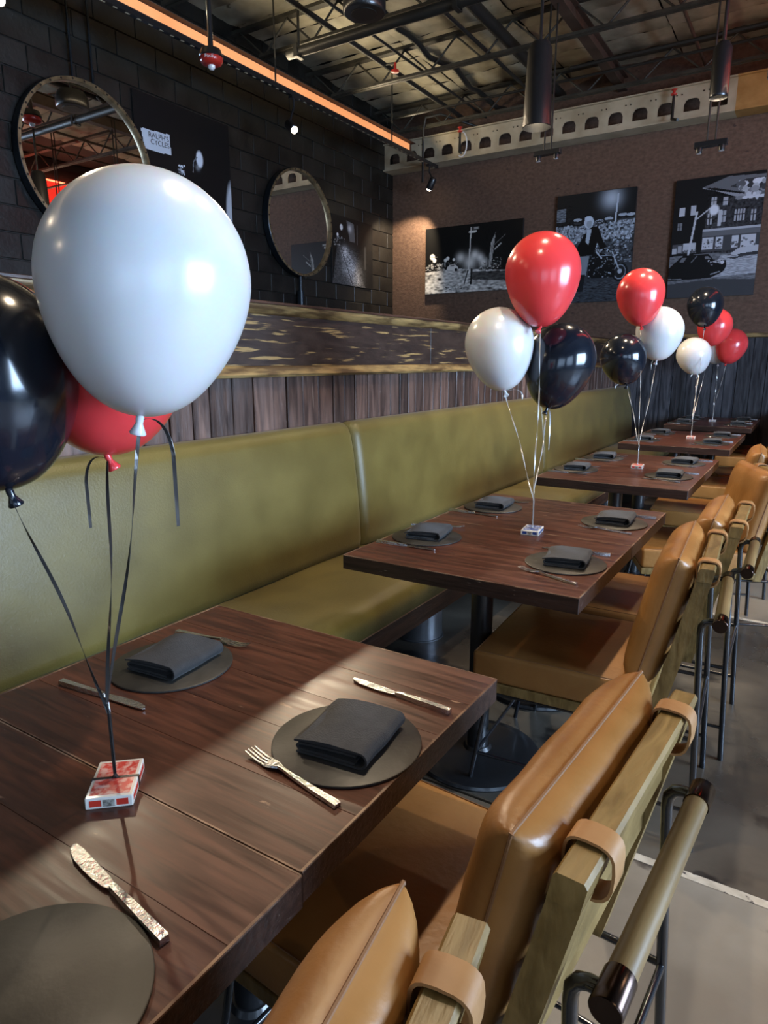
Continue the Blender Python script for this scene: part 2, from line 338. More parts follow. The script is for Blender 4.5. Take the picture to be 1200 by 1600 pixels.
# ================================================================== BENCH
bench = thing('banquette_bench', (-1.55, 3.4, 0), 0, 'long olive green upholstered banquette bench along the plank partition', 'bench')
def back_panel(y0, y1):
    m = MB(); L = y1-y0
    prof = [(-1.924, .47), (-1.815, .47), (-1.800, .485), (-1.7965, .52), (-1.803, .65), (-1.818, .80), (-1.836, .95), (-1.850, 1.03), (-1.866, 1.066), (-1.890, 1.083), (-1.912, 1.088), (-1.924, 1.085)]
    prof = [(a, b) for a, b in prof]; rings = []
    es = [0, .002, .006, .012, .020, .030, .042, .055]; ys = es+[.055+(L-.11)*i/30 for i in range(1, 30)]+[L-e for e in es[::-1]]
    for yo in ys:
        yy = y0+yo; e = min(yo, L-yo)
        k = 1-min(1, e/.055); puff = .022-.040*(1-(1-k*k)**.5)
        wob = .003*math.sin(yy*5.1)
        ring = []
        for j, (a, b) in enumerate(prof):
            w = math.sin(PI*min(1, max(0, (b-.47)/.62))) if 0 < j < len(prof)-1 else 0
            ring.append((a+(puff-.022)*(1 if 0 < j < len(prof)-1 else 0)+w*wob, yy, b-(.012*k*k if j > 6 else 0)))
        rings.append(ring)
    # extra rings near the ends for a crisp tuck
    m.loft(rings); ob = m.build('back_panel', M['olive'], None, smooth=60); return ob
for a, b in ((-1.4, .05), (.05, 2.66), (2.66, 5.30), (5.30, 8.415)):
    o = back_panel(a+.002, b-.002); o.parent = bench; o.location = (1.55, -3.4, 0)
for a, b in ((-1.4, .6), (.6, 2.66), (2.66, 5.3), (5.3, 8.415)):
    m = MB(); n = 24; rings = []
    for i in range(n+1):
        t = i/n; yy = a+.001+(b-a-.002)*t; e = min(t, 1-t)*(b-a); k = (1-min(1, e/.05))**2*.014
        pr = [(-1.924, .365), (-1.924, .470), (-1.78, .480+.003*math.sin(yy*9)), (-1.6, .490-k+.003*math.sin(yy*7)), (-1.45, .489-k), (-1.37, .483-k), (-1.325, .466-k), (-1.302, .440), (-1.297, .405), (-1.305, .367)]
        rings.append([(p, yy, z) for p, z in pr])
    m.loft(rings); o = m.build('seat_cushion', M['olive'], bench, (1.55, -3.4, 0), smooth=60)
MB().box(-1.924, -1.318, -1.4, 8.415, .30, .362).build('seat_board', M['plinth'], bench, (1.55, -3.4, 0))
MB().box(-1.335, -1.308, -1.4, 8.415, .275, .361, .002, 1).build('plinth_board', M['plinth'], bench, (1.55, -3.4, 0))
MB().box(-1.332, -1.306, -1.4, 8.415, .3615, .366).build('plinth_edge', M['plinthedge'], bench, (1.55, -3.4, 0))
for yy in (-.75, 1.03, 2.84, 4.62, 6.42, 8.1):
    MB().lathe([(.122, 0), (.122, .006), (.115, .008), (.115, .299)], 28).build('leg', M['galv'], bench, (-1.58+1.55, yy-3.4, 0), smooth=40)

# ================================================================== TABLES
TX0, TX1, TW = -1.229, -.466, .763
PAIRC = [.542, 2.305, 4.085, 5.90, 7.72]      # seam between the two tables of each pair
def make_table():
    t = thing('dining_table')
    n = 5; L = .604
    for i in range(n):
        a = -L/2+i*L/n; b = a+L/n
        MB().box(-TW/2, TW/2, a+.0001, b-.0001, .714, .760, .0006, 1).build('plank', M['table'], t)
    for s in (-1, 1): MB().box(s*TW/2-(.0005 if s > 0 else .0022), s*TW/2+(.0022 if s > 0 else .0005), -L/2, L/2, .7135, .7575, .001, 1).build('edge_band', M['table_edge'], t)
    for s in (-1, 1): MB().box(-TW/2-.0022, TW/2+.0022, s*L/2-(.0005 if s > 0 else .0016), s*L/2+(.0016 if s > 0 else .0005), .7135, .7575, .001, 1).build('edge_band', M['table_edge'], t)
    for s in (-1, 1):
        MB().box(s*TW/2-(.0012 if s > 0 else .0026), s*TW/2+(.0026 if s > 0 else .0012), -L/2-.0005, L/2+.0005, .7577, .7603).build('worn_arris', M['arris'], t)
        MB().box(-TW/2, TW/2, s*L/2-(.0008 if s > 0 else .0018), s*L/2+(.0018 if s > 0 else .0008), .7577, .7603).build('worn_arris', M['arris'], t)
    MB().lathe([(.037, .026), (.037, .70), (.075, .702), (.075, .714)], 24).build('post', M['black'], t, (-.024, 0, 0), smooth=40)
    MB().lathe([(.222, 0), (.224, .006), (.220, .016), (.205, .024), (.17, .029), (.06, .032), (.05, .034), (.042, .045), (0, .046)], 48).build('base_disc', M['black'], t, (-.024, 0, 0), smooth=40)
    return t
tproto = make_table(); TABLES = []
tl = ['nearest dark wood pedestal table at the lower left corner of the picture', 'dark wood pedestal table carrying the nearest balloon cluster, far half of its pair',
      'near half of the second pair of dark wood tables, chipped near edge', 'far half of the second pair of dark wood tables',
      'near half of the third pair of wooden tables, white wear on its corner', 'far half of the third pair of wooden tables',
      'near half of the fourth pair of tables from the camera', 'far half of the fourth pair of tables from the camera',
      'near half of the farthest pair of tables', 'farthest dark wood table, against the plank wainscot']
for p, yc in enumerate(PAIRC):
    for h in (0, 1):
        k = 2*p+h; yy = yc+(-.305 if h == 0 else .305); rz = 0 if not h else PI
        t = tproto if k == 0 else clone_tree(tproto, (0, 0, 0), 0)
        t.location = ((TX0+TX1)/2+(.0 if k != 0 else .004), yy, 0); t.rotation_euler = (0, 0, 0)
        tag(t, tl[k], 'table', 'wooden tables along the bench'); TABLES.append(t)

# ================================================================== CHAIRS
def pillow():
    # local: u width along y, v height along z', thickness along x'
    m = MB(); nu, nv = 26, 22; Wd, Hd, T = .247, .198, .058
    def pt(u, v, sgn):
        a, b = 2*u-1, 2*v-1
        th = T*max(0, (1-abs(a)**7)*(1-abs(b)**7))**.42
        k = 1-.035*(1-abs(a)**2)*abs(b)**4*0; cx = 1-.03*(1-abs(b)**2)*abs(a)**3
        wr = .0025*math.sin(a*9+b*3)*abs(b)**3+.0020*math.sin(b*11+a*2)*abs(a)**3
        return (sgn*(th+wr*(th/T)), a*Wd*cx, b*Hd*(1-.022*(1-abs(a)**2)*abs(b)**3))
    # denser sampling towards the border
    def rs(t): return .5-.5*math.cos(PI*t) if True else t
    m.grid(nu, nv, lambda u, v: pt(rs(u), rs(v), 1)); m.grid(nu, nv, lambda u, v: pt(rs(u), rs(v), -1))
    edge = []
    for i in range(nu): edge.append(pt(rs(i/nu), 0, 1))
    for j in range(nv): edge.append(pt(1, rs(j/nv), 1))
    for i in range(nu): edge.append(pt(1-rs(i/nu), 1, 1))
    for j in range(nv): edge.append(pt(0, 1-rs(j/nv), 1))
    return m, edge
def make_chair():
    c = thing('dining_chair')
    sc = MB().box(-.232, .275, -.252, .252, .386, .480, .014, 3).build('seat_cushion', M['leather'], c, smooth=50)
    st = [(-.224, -.2445, .4795), (.268, -.2445, .4795), (.268, .2445, .4795), (-.224, .2445, .4795)]
    MB().tube(st, .0016, 6, closed=True).build('stitching', M['thread'], sc)
    MB().box(-.230, .285, -.250, .250, .352, .385, .004, 2).build('seat_frame', M['olivewood'], c)
    m, edge = pillow(); R = Matrix.Translation((.293, 0, .668)) @ Matrix.Rotation(math.radians(12.5), 4, 'Y')
    m.v = [tuple(R @ Vector(p)) for p in m.v]
    bc = m.build('back_cushion', M['leather'], c, smooth=70)
    MB().tube([R @ Vector(p) for p in edge], .0024, 6, closed=True).build('piping', M['thread'], bc)
    tilt = .225
    for s in (-1, 1):
        y0, y1 = (s*.250, s*.208) if s > 0 else (-.250, -.208); y0, y1 = min(y0, y1), max(y0, y1)
        def xs(z): return .298+(z-.36)*tilt
        MB().loft([[(xs(z)-.017, y0, z), (xs(z)+.021, y0, z), (xs(z)+.021, y1, z), (xs(z)-.017, y1, z)] for z in (.345, .806)]).build('stile', M['olivewood'], c)
    xr = .298+(.806-.36)*tilt
    MB().loft([[(xr-.017, yy, .807), (xr+.021, yy, .807), (xr+.027, yy, .838), (xr+.023, yy, .844), (xr-.007, yy, .844), (xr-.011, yy, .839)] for yy in (-.252, -.25, .25, .252)]).build('top_rail', M['olivewood'], c)
    for z in (.50, .60, .70):
        xx = .298+(z-.36)*tilt
        MB().box(xx+.004, xx+.018, -.208, .208, z, z+.075, .002, 1).build('back_slat', M['olivewood'], c)
    # leather loops round the top rail, slack behind
    for s in (-1, 1):
        path = []
        for k in range(20):
            a = 2*PI*k/20; ex, ez = math.cos(a), math.sin(a)
            rx = .023 if ex < 0 else .031; rz = .027 if ez > 0 else .041
            sx = math.copysign(abs(ex)**.62, ex); sz = math.copysign(abs(ez)**.62, ez)
            path.append((xr+.004+sx*rx, .822+sz*rz))
        rings = []
        for (px, pz) in path+[path[0]]:
            d = Vector((px-(xr+.006), pz-.82)).normalized()*.0038
            rings.append([(px, s*.178-.018, pz), (px+d.x, s*.178-.018, pz+d.y), (px+d.x, s*.178+.018, pz+d.y), (px, s*.178+.018, pz)])
        MB().loft(rings, cap=False).build('strap', M['strap'], c, smooth=50)
    hx, hz = .450, .690
    MB().tube([(hx, -.19, hz), (hx, .19, hz)], .0175, 20).build('handle_bar', M['barwood'], c, smooth=50)
    for s in (-1, 1):
        MB().tube([(hx, s*.188, hz), (hx, s*.238, hz), (hx, s*.240, hz)], [.0195, .0195, .018], 20).build('end_cap', M['bronze'], c, smooth=40)
        MB().tube([(.438, s*.232, 0), (.4035, s*.214, .655), (.405, s*.214, .674), (.413, s*.214, .686), (.424, s*.214, .690), (hx-.010, s*.214, .690)], .0095, 10).build('rear_leg', M['blacktube'], c, smooth=60)
        MB().tube([(-.235, s*.243, 0), (-.18, s*.228, .352)], .0075, 10).build('front_leg', M['blacktube'], c, smooth=60)
        MB().tube([(-.2165, s*.238, .12), (.4317, s*.2287, .12)], .006, 8).build('stretcher', M['blacktube'], c, smooth=60)
        MB().tube([(-.185, s*.229, .340), (.420, s*.2227, .340)], .007, 8).build('side_rail', M['blacktube'], c, smooth=60)
    MB().tube([(-.2165, -.238, .12), (-.2165, .238, .12)], .006, 8).build('front_stretcher', M['blacktube'], c, smooth=60)
    MB().tube([(.420, -.2227, .340), (.420, .2227, .340)], .007, 8).build('back_stretcher', M['blacktube'], c, smooth=60)
    return c
cproto = make_chair()
CH_POS = [(-.59, .205, 8), (-.545, .892, -4), (-.603, 2.085, 3.4), (-.575, 2.65, 1), (-.50, 3.65, 22), (-.57, 4.57, 4), (-.50, 5.60, 1), (-.44, 6.22, 18), (-.53, 7.40, 3), (-.55, 8.02, -1)]
cl = ['nearest tan leather chair, cushion corner and strap at the picture bottom', 'large tan leather chair in front with wooden push bar, tucked under the nearest tables',
      'tan leather chair at near half of the second table pair, seat side fully visible', 'tan leather chair at the far half of the second table pair',
      'tan leather chair pulled out at the near half of the third table pair', 'tan leather chair at the far half of the third table pair',
      'tan leather chair pulled out at the near half of the fourth table pair', 'tan leather chair at the far half of the fourth table pair',
      'tan leather chair at the near half of the farthest table pair', 'farthest tan leather chair, beside the plank wainscot']
for k, (x, y, a) in enumerate(CH_POS):
    c = cproto if k == 0 else clone_tree(cproto, (0, 0, 0), 0)
    c.location = (x, y, 0); c.rotation_euler = (0, 0, math.radians(a)); tag(c, cl[k], 'chair', 'tan leather dining chairs')

# ================================================================== PLACE SETTINGS
TOP = .7602
charger_me = MB().lathe([(.120, 0), (.1225, .001), (.1225, .004), (.121, .005), (0, .005)], 56).mesh('charger', M['slate'], 40)
def strip(m, path, th, y0, y1, ny, seed):
    rnd = random.Random(seed); P = [Vector((a, 0, b)) for a, b in path]; up = []; dn = []
    for i, p in enumerate(P):
        t = (P[min(i+1, len(P)-1)]-P[max(i-1, 0)]).normalized(); n = Vector((-t.z, 0, t.x)); up.append(p+n*th/2); dn.append(p-n*th/2)
    sec = up+dn[::-1]; rings = []
    for j in range(ny+1):
        yy = y0+(y1-y0)*j/ny
        rings.append([(q.x+.0010*math.sin(yy*70+seed), yy+.0015*math.sin(q.x*60+seed), q.z+.0012*math.sin(yy*40+q.x*30+seed)*(q.z/.02)) for q in sec])
    m.loft(rings)
def napkin_mesh(seed):
    m = MB(); rnd = random.Random(seed)
    def arc(cx, cz, rx, rz, a0, a1, n=7): return [(cx+rx*math.cos(math.radians(a0+(a1-a0)*i/n)), cz+rz*math.sin(math.radians(a0+(a1-a0)*i/n))) for i in range(n+1)]
    h = .013+rnd.uniform(-.001, .002)
    strip(m, [(-.060, .0025), (-.02, .0022), (.03, .0022)]+arc(.052, .0022+h, .012, h, -90, 90)+[(.03, .0030+2*h), (0, .0038+2*h), (-.03, .0030+2*h), (-.052, -.001+2*h), (-.064, -.004+2*h)], .0034, -.072, .072, 8, seed)
    strip(m, [(.044, .0062), (0, .0064), (-.045, .0066)]+arc(-.050, .0066+h*.45, .009, h*.45, 270, 90)+[(-.02, .0066+h*.92), (.02, .0070+h*.95), (.046, .0072+h*.9)], .0034, -.070, .070, 8, seed+1)
    strip(m, [(-.058, .0135+h*.75), (0, .0140+h*.75), (.05, .0138+h*.75)], .0034, -.0705, .0705, 8, seed+2)
    return m.mesh('napkin', M['napkin'], 60)
napkins = [napkin_mesh(s) for s in (3, 8, 14)]
# cutlery: local x, business end towards -x
def sect(x, w, z, h): return [(x, -w, z), (x, w, z), (x, w*.86, z+h), (x, -w*.86, z+h)]
def bar(m, st): m.loft([sect(*q) for q in st])
fh = MB(); bar(fh, [(.100, .0062, .0012, .0045), (.098, .0066, .0008, .0055), (.04, .0052, .0012, .0050), (.0, .0038, .003, .0044), (-.022, .0034, .0055, .0040), (-.030, .0042, .0066, .0034)])
ft = MB(); bar(ft, [(-.028, .0040, .0064, .0034), (-.036, .0085, .0055, .0028), (-.046, .0112, .0034, .0024), (-.056, .0118, .0018, .0022)])
for i in range(4):
    yy = -.0092+i*.00613
    ft.loft([[(x, yy-w, z), (x, yy+w, z), (x, yy+w, z+h), (x, yy-w, z+h)] for x, w, z, h in ((-.054, .0022, .0019, .0022), (-.070, .0019, .0012, .0020), (-.086, .0016, .0028, .0018), (-.102, .0009, .0065, .0012))])
fork_h, fork_t = fh.mesh('handle', M['silver'], 40), ft.mesh('tines', M['silver'], 40)
kh = MB(); bar(kh, [(.112, .0060, .0005, .0085), (.110, .0066, .0, .0098), (.05, .0058, .0002, .0090), (.0, .0046, .0008, .0078), (-.006, .0036, .0016, .0060)])
kb = MB(); outl = [(-.004, -.0040), (-.012, -.0072), (-.035, -.0098), (-.06, -.0105), (-.085, -.0095), (-.104, -.0045), (-.110, .002), (-.108, .0062), (-.09, .0078), (-.05, .0072), (-.02, .0068), (-.004, .0040)]
kb.prism(outl, .0022, .0042, lambda a, b, h: (a, b, h))
knife_h, knife_b = kh.mesh('handle', M['silver'], 40), kb.mesh('blade', M['silver'], 30)
def put(name, meshes, x, y, z, rz, label, cat, group):
    t = thing(name, (x, y, z), rz, label, cat, group)
    for me in meshes: link(bpy.data.objects.new(me.name, me), t)
    return t
def single(me, name, x, y, z, rz, label, cat, group):
    o = bpy.data.objects.new(name, me); link(o, None, (x, y, z), (0, 0, rz)); return tag(o, label, cat, group)
WHERE = ['nearest pair', 'second pair', 'third pair', 'fourth pair', 'farthest pair']
# (pair, half, side) -> charger centre, napkin yaw, fork (x, y, yaw), knife (x, y, yaw);  side b = bench, c = chair
SET = {(0, 0, 'c'): ((-.582, .262), 4, None, (-.632, .401, -9)),
       (0, 1, 'b'): ((-1.055, .850), 6, (-1.083, .985, 187), (-1.060, .690, 186)),
       (0, 1, 'c'): ((-.582, .806), 7, (-.597, .684, -10), (-.593, .987, -4)),
       (1, 0, 'b'): ((-1.108, 2.035), 10, (-1.152, 2.20, 200), (-1.110, 1.892, 184)),
       (1, 0, 'c'): ((-.592, 1.985), 8, (-.597, 1.832, -18), (-.606, 2.127, 6)),
       (1, 1, 'b'): ((-1.110, 2.625), 4, (-1.11, 2.775, 186), (-1.13, 2.47, 178)),
       (1, 1, 'c'): ((-.600, 2.61), 3, (-.60, 2.475, -6), (-.585, 2.76, 4)),
       (2, 0, 'b'): ((-1.118, 3.84), 5, (-1.12, 3.98, 190), (-1.12, 3.69, 181)),
       (2, 0, 'c'): ((-.620, 3.86), 4, (-.63, 3.71, -8), (-.6, 4.01, 3)),
       (2, 1, 'b'): ((-1.105, 4.39), 7, (-1.09, 4.53, 188), (-1.13, 4.24, 178)),
       (2, 1, 'c'): ((-.630, 4.42), -4, (-.64, 4.28, -9), (-.6, 4.57, 3)),
       (3, 0, 'b'): ((-1.11, 5.60), 3, (-1.1, 5.75, 190), (-1.12, 5.46, 181)),
       (3, 0, 'c'): ((-.62, 5.62), 5, (-.66, 5.48, -6), (-.6, 5.77, 4)),
       (3, 1, 'b'): ((-1.10, 6.21), -5, (-1.1, 6.35, 186), (-1.11, 6.06, 180)),
       (3, 1, 'c'): ((-.62, 6.22), 4, (-.64, 6.08, -10), (-.6, 6.37, 2)),
       (4, 0, 'b'): ((-1.10, 7.42), 3, (-1.1, 7.56, 186), (-1.11, 7.27, 180)),
       (4, 0, 'c'): ((-.61, 7.43), 2, (-.62, 7.29, -5), (-.6, 7.57, 2)),
       (4, 1, 'b'): ((-1.10, 8.02), 3, (-1.1, 8.16, 186), (-1.11, 7.87, 180)),
       (4, 1, 'c'): ((-.61, 8.03), 2, (-.62, 7.89, -5), (-.6, 8.17, 2))}
for q, ((p, h, s), (cc, ny, fk, kn)) in enumerate(SET.items()):
    sd = 'bench side' if s == 'b' else 'chair side'; hf = ('near half' if h == 0 else 'far half'); wh = '%s, %s of the %s of tables' % (sd, hf, WHERE[p])
    single(charger_me, 'charger', cc[0], cc[1], TOP, random.uniform(0, 6), 'round slate grey charger plate, '+wh, 'charger', 'slate chargers on the tables')
    if (p, h, s) != (0, 0, 'c'):
        single(napkins[q % 3], 'napkin', cc[0]+.003, cc[1]+.008, TOP+.0058, math.radians(ny), 'folded charcoal napkin on charger, '+wh, 'napkin', 'folded napkins')
    if fk: put('fork', (fork_h, fork_t), fk[0], fk[1], TOP, math.radians(fk[2]), 'hammered steel fork, '+wh, 'fork', 'forks on the tables')
    if kn: put('knife', (knife_h, knife_b), kn[0], kn[1], TOP, math.radians(kn[2]), 'hammered steel knife, '+wh, 'knife', 'knives on the tables')

# ================================================================== CARD BOXES
DECKS = [(-.799, .528, -48, 'red'), (-.815, 2.300, -82, 'blue'), (-.833, 4.10, -84, 'red'), (-.81, 5.93, -86, 'red'), (-.87, 7.75, -88, 'blue')]
for p, (x, y, a, colr) in enumerate(DECKS):
    d = thing('playing_card_box', (x, y, TOP), math.radians(a), '%s and white playing card box tied with ribbon on the %s of tables' % (colr, WHERE[p]), 'card box', 'card boxes weighing down the balloons')
    w, l, h = .032, .0455, .0175     # local x = long axis, y = short axis
    MB().box(-l, l, -w, w, 0, h, .0012, 1).build('box', M['card'], d)
    MB().box(-l+.006, l-.006, -w+.005, w-.005, h-.0001, h+.0004).build('printed_panel', M['card'+colr], d)
    for s in (-1, 1):
        e = MB().box(s*l-(.0003 if s > 0 else .0004), s*l+(.0004 if s > 0 else .0003), -w+.006, w-.006, .004, h-.004).build('end_band', M['card'+colr+'solid'], d)
        MB().box(s*l-.0002, s*l+.0002+s*.0006, -.0100, .0100, .002, h-.002).build('seal', M['card'], d)
        MB().box(s*l-.0002, s*l+.0002+s*.0009, -.0080, .0080, .0035, h-.0035).build('seal_print', M['seal'], d)
        MB().box(-l+.007, -.006, s*w-.0004, s*w+.0004, .005, h-.005).build('side_band', M['card'+colr+'solid'], d)
        MB().box(.006, l-.007, s*w-.0004, s*w+.0004, .005, h-.005).build('side_band', M['card'+colr+'solid'], d)
    MB().box(-.0025, .0025, -w-.0008, w+.0008, h+.0002, h+.0010).box(-.0025, .0025, -w-.0012, -w-.0002, .001, h+.0006).box(-.0025, .0025, w+.0002, w+.0012, .001, h+.0006).build('ribbon_band', M['rblack' if p == 0 else 'rsilver'], d)
    MB().tube([(0, -.003, h+.001), (.001, 0, h+.006), (0, .003, h+.001)], .0022, 6).build('ribbon_knot', M['rblack' if p == 0 else 'rsilver'], d)

# ================================================================== BALLOONS
def balloon(col, cpos, kpos, R, p, label, tails, sag=.012, join=.12):
    C0, K = Vector(cpos), Vector(kpos); ax = (C0-K).normalized(); Lb = (C0-K).length
    b = thing('balloon', kpos, 0, label, 'balloon', 'helium balloons tied to card boxes')
    Q = ax.to_track_quat('Z', 'Y').to_matrix().to_4x4()
    prof = [(.004, 0)]; Lt = R*1.03
    n = 26
    for i in range(1, n):
        t = i/n*PI/2          # lower half: tapered to the neck
        z = Lb*(1-math.cos(t)); r = R*math.sin(t)**1.0*(1-.16*math.cos(t)**1.5*math.sin(t)*1.0)
        prof.append((max(r, .004), z))
    for i in range(0, n+1):
        t = i/n*PI/2; prof.append((R*math.cos(t) if i < n else 0, Lb+Lt*math.sin(t)))
    MB().lathe(prof, 48, Q).build('skin', M['b'+col], b, smooth=80)
    nk = [(0, -.024), (.0105, -.026), (.0115, -.024), (.008, -.017), (.005, -.010), (.0058, -.004), (.0048, .002), (.007, .008), (.0, .010)]
    side = Matrix.Rotation(random.uniform(-.5, .5), 4, 'X') @ Matrix.Rotation(random.uniform(-.4, .4), 4, 'Y')
    kn = MB().lathe(nk, 14, Q @ side).build('knot', M['b'+col], b, smooth=60)
    # ribbon down to the card box
    dk = DECKS[p]; D = Vector((dk[0], dk[1], TOP+.021))-K; J = D+Vector((0, 0, join))*.9
    rm = 'rblack' if p == 0 else 'rsilver'
    pts = []
    for i in range(37):
        t = i/36
        if t < .85: q = (J*(t/.85)); q = q+Vector((math.sin(t*7+R*40), math.cos(t*5+R*30), 0))*.004*math.sin(PI*t)
        else: q = J.lerp(D, (t-.85)/.15)
        pts.append(q+Vector((0, 0, -.006*(1-t))))
    m = MB(); vs = []; tw0 = random.uniform(0, 3)
    for i, q in enumerate(pts):
        a = tw0+i*(.16 if p == 0 else .35); wv = Vector((math.cos(a), math.sin(a), 0))*.0026; nv = Vector((-math.sin(a), math.cos(a), 0))*.0003
        vs.append([q-wv-nv, q+wv-nv, q+wv+nv, q-wv+nv])
    m.loft(vs); m.build('ribbon', M[rm], b)
    for (dx, dy, ln) in tails:
        m = MB(); rings = []
        for i in range(19):
            t = i/18; out = math.sin(min(1, t*2.2)*PI/2)
            q = Vector((dx*out, dy*out, -.006-ln*t**1.4+.012*math.sin(PI*min(1, t*2.5))))
            a = t*1.5; wv = Vector((math.cos(a)*.0025, math.sin(a)*.0025, .0)); nv = Vector((0, .0003, .0002))
            rings.append([q-wv-nv, q+wv-nv, q+wv+nv, q-wv+nv])
        m.loft(rings); m.build('ribbon_tail', M[rm], b)
BL_ = [('white', (-.796, .647, 1.479), (-.782, .608, 1.298), .141, 0, 'large white balloon in the nearest cluster', [(.036, .022, .15)]),
       ('black', (-1.035, .531, 1.362), (-.977, .521, 1.189), .135, 0, 'black balloon cut by the left edge of the picture', []),
       ('red', (-1.017, .728, 1.376), (-.994, .70, 1.217), .135, 0, 'red balloon behind the large white one', [(-.035, -.02, .12)]),
       ('red', (-.910, 2.542, 1.695), (-.893, 2.501, 1.497), .138, 1, 'large red balloon topping the cluster on the second table pair', []),
       ('white', (-1.065, 2.522, 1.438), (-1.026, 2.499, 1.26), .133, 1, 'white balloon in the cluster on the second table pair', [(.06, .04, .03)]),
       ('black', (-.870, 2.677, 1.377), (-.890, 2.614, 1.189), .138, 1, 'black balloon in the cluster on the second table pair', [(.012, .01, .16)]),
       ('red', (-.949, 4.356, 1.766), (-.926, 4.32, 1.576), .137, 2, 'red balloon topping the cluster on the third table pair', []),
       ('white', (-.847, 4.485, 1.551), (-.842, 4.441, 1.376), .139, 2, 'white balloon in the cluster on the third table pair', [(-.03, .01, .05)]),
       ('black', (-1.004, 4.283, 1.394), (-.965, 4.265, 1.233), .135, 2, 'black balloon in the cluster on the third table pair', [(-.06, -.03, .02)]),
       ('black', (-.847, 6.255, 1.821), (-.83, 6.218, 1.643), .139, 3, 'black balloon topping the cluster on the fourth table pair', []),
       ('white', (-.895, 6.24, 1.424), (-.853, 6.224, 1.262), .136, 3, 'white balloon in the cluster on the fourth table pair', [(-.04, -.02, .02)]),
       ('red', (-.795, 6.55, 1.666), (-.807, 6.498, 1.5), .140, 3, 'red balloon behind the black one on the fourth table pair', []),
       ('red', (-.770, 7.744, 1.535), (-.791, 7.68, 1.347), .150, 4, 'red balloon farthest right, over the farthest table pair', []),
       ('white', (-.924, 7.812, 1.474), (-.881, 7.805, 1.346), .131, 4, 'white balloon mostly hidden, over the farthest table pair', [])]
for b in BL_: balloon(*b)

# ================================================================== PICTURES (flat photographic prints)
class Paint:
    def __init__(s, w, h, nx, base=.01):
        s.w, s.h, s.nx, s.ny = w, h, nx, int(nx*h/w)
        s.U, s.V = np.meshgrid((np.arange(s.nx)+.5)/s.nx, (np.arange(s.ny)+.5)/s.ny); s.a = np.full(s.U.shape, base); s.asp = h/w
    def mix(s, m, val): s.a = s.a*(1-m)+val*m
    def rect(s, u0, v0, u1, v1, val, al=1.0): s.mix(((s.U >= u0) & (s.U <= u1) & (s.V >= v0) & (s.V <= v1))*al, val)
    def ell(s, u, v, r, val, ry=None, soft=.0, al=1.0):
        d = np.sqrt(((s.U-u)/r)**2+((s.V-v)*s.asp/(ry or r))**2); s.mix(np.clip((1+soft-d)/(soft+.08), 0, 1)*al if soft else (d < 1)*al, val)
    def glow(s, u, v, r, val): d = ((s.U-u)**2+((s.V-v)*s.asp)**2)/r**2; s.a = s.a+val*np.exp(-d*2)
    def line(s, p, q, w, val, al=1.0):
        ax, ay = p[0], p[1]*s.asp; bx, by = q[0], q[1]*s.asp; dx, dy = bx-ax, by-ay; L2 = dx*dx+dy*dy+1e-9
        t = np.clip(((s.U-ax)*dx+(s.V*s.asp-ay)*dy)/L2, 0, 1); d = np.hypot(s.U-ax-t*dx, s.V*s.asp-ay-t*dy); s.mix((d < w)*al, val)
    def poly(s, pts, val, al=1.0):
        ins = np.zeros(s.U.shape, bool); n = len(pts)
        for i in range(n):
            x1, y1 = pts[i]; x2, y2 = pts[(i+1) % n]
            c = ((y1 > s.V) != (y2 > s.V)) & (s.U < (x2-x1)*(s.V-y1)/((y2-y1) if y2 != y1 else 1e-9)+x1); ins ^= c
        s.mix(ins*al, val)
    def speck(s, u0, v0, u1, v1, n, r, lo, hi, seed=1):
        g = random.Random(seed)
        for _ in range(n): s.ell(g.uniform(u0, u1), g.uniform(v0, v1), r*g.uniform(.4, 1.2), g.uniform(lo, hi), ry=r*g.uniform(.3, 1.0))
    def noise(s, amt, u0=0, v0=0, u1=1, v1=1, sx=1, sy=1, seed=0):
        r = np.random.RandomState(seed); n = r.rand(*s.U.shape)
        for _ in range(sx): n = (n+np.roll(n, 1, 1)+np.roll(n, -1, 1))/3
        for _ in range(sy): n = (n+np.roll(n, 1, 0)+np.roll(n, -1, 0))/3
        n = (n-n.mean())/(n.std()+1e-6); m = (s.U >= u0) & (s.U <= u1) & (s.V >= v0) & (s.V <= v1); s.a = s.a*(1+amt*n*m)
    def build(s, parent, tint, put):
        m = MB(); nx, ny = s.nx, s.ny
        me = bpy.data.meshes.new('print')
        V = [put(-s.w/2+s.w*i/nx, s.h*j/ny) for j in range(ny+1) for i in range(nx+1)]
        F = [(j*(nx+1)+i, j*(nx+1)+i+1, (j+1)*(nx+1)+i+1, (j+1)*(nx+1)+i) for j in range(ny) for i in range(nx)]
        me.from_pydata(V, [], F); ca = me.color_attributes.new('print', 'FLOAT_COLOR', 'CORNER')
        a = np.clip(s.a*1.05, 0.002, .8).reshape(-1); col = np.ones((len(a)*4, 4), np.float32)
        col[:, :3] = np.repeat(a, 4)[:, None]*np.array(tint)[None]
        ca.data.foreach_set('color', col.reshape(-1)); me.materials.append(M['print'])
        return link(bpy.data.objects.new('print', me), parent)
def picture_back(x0, x1, z0, z1, label, paint, tint):
    w, h = x1-x0, z1-z0; t = thing('wall_picture', ((x0+x1)/2, YB-.001, z0), 0, label, 'picture', 'black and white photo prints on the walls')
    MB().box(-w/2, w/2, -.035, 0, 0, h, .002, 1).build('panel', M['frame'], t)
    paint.build(t, tint, lambda a, b: (a, -.0356, b))
def picture_left(y0, y1, z0, z1, label, paint, tint):
    w, h = y1-y0, z1-z0; t = thing('wall_picture', (XW+.001, (y0+y1)/2, z0), PI/2, label, 'picture', 'black and white photo prints on the walls')
    MB().box(-w/2, w/2, -.02, 0, 0, h, .001, 1).build('panel', M['frame'], t)
    paint.build(t, tint, lambda a, b: (a, -.0206, b)); return t
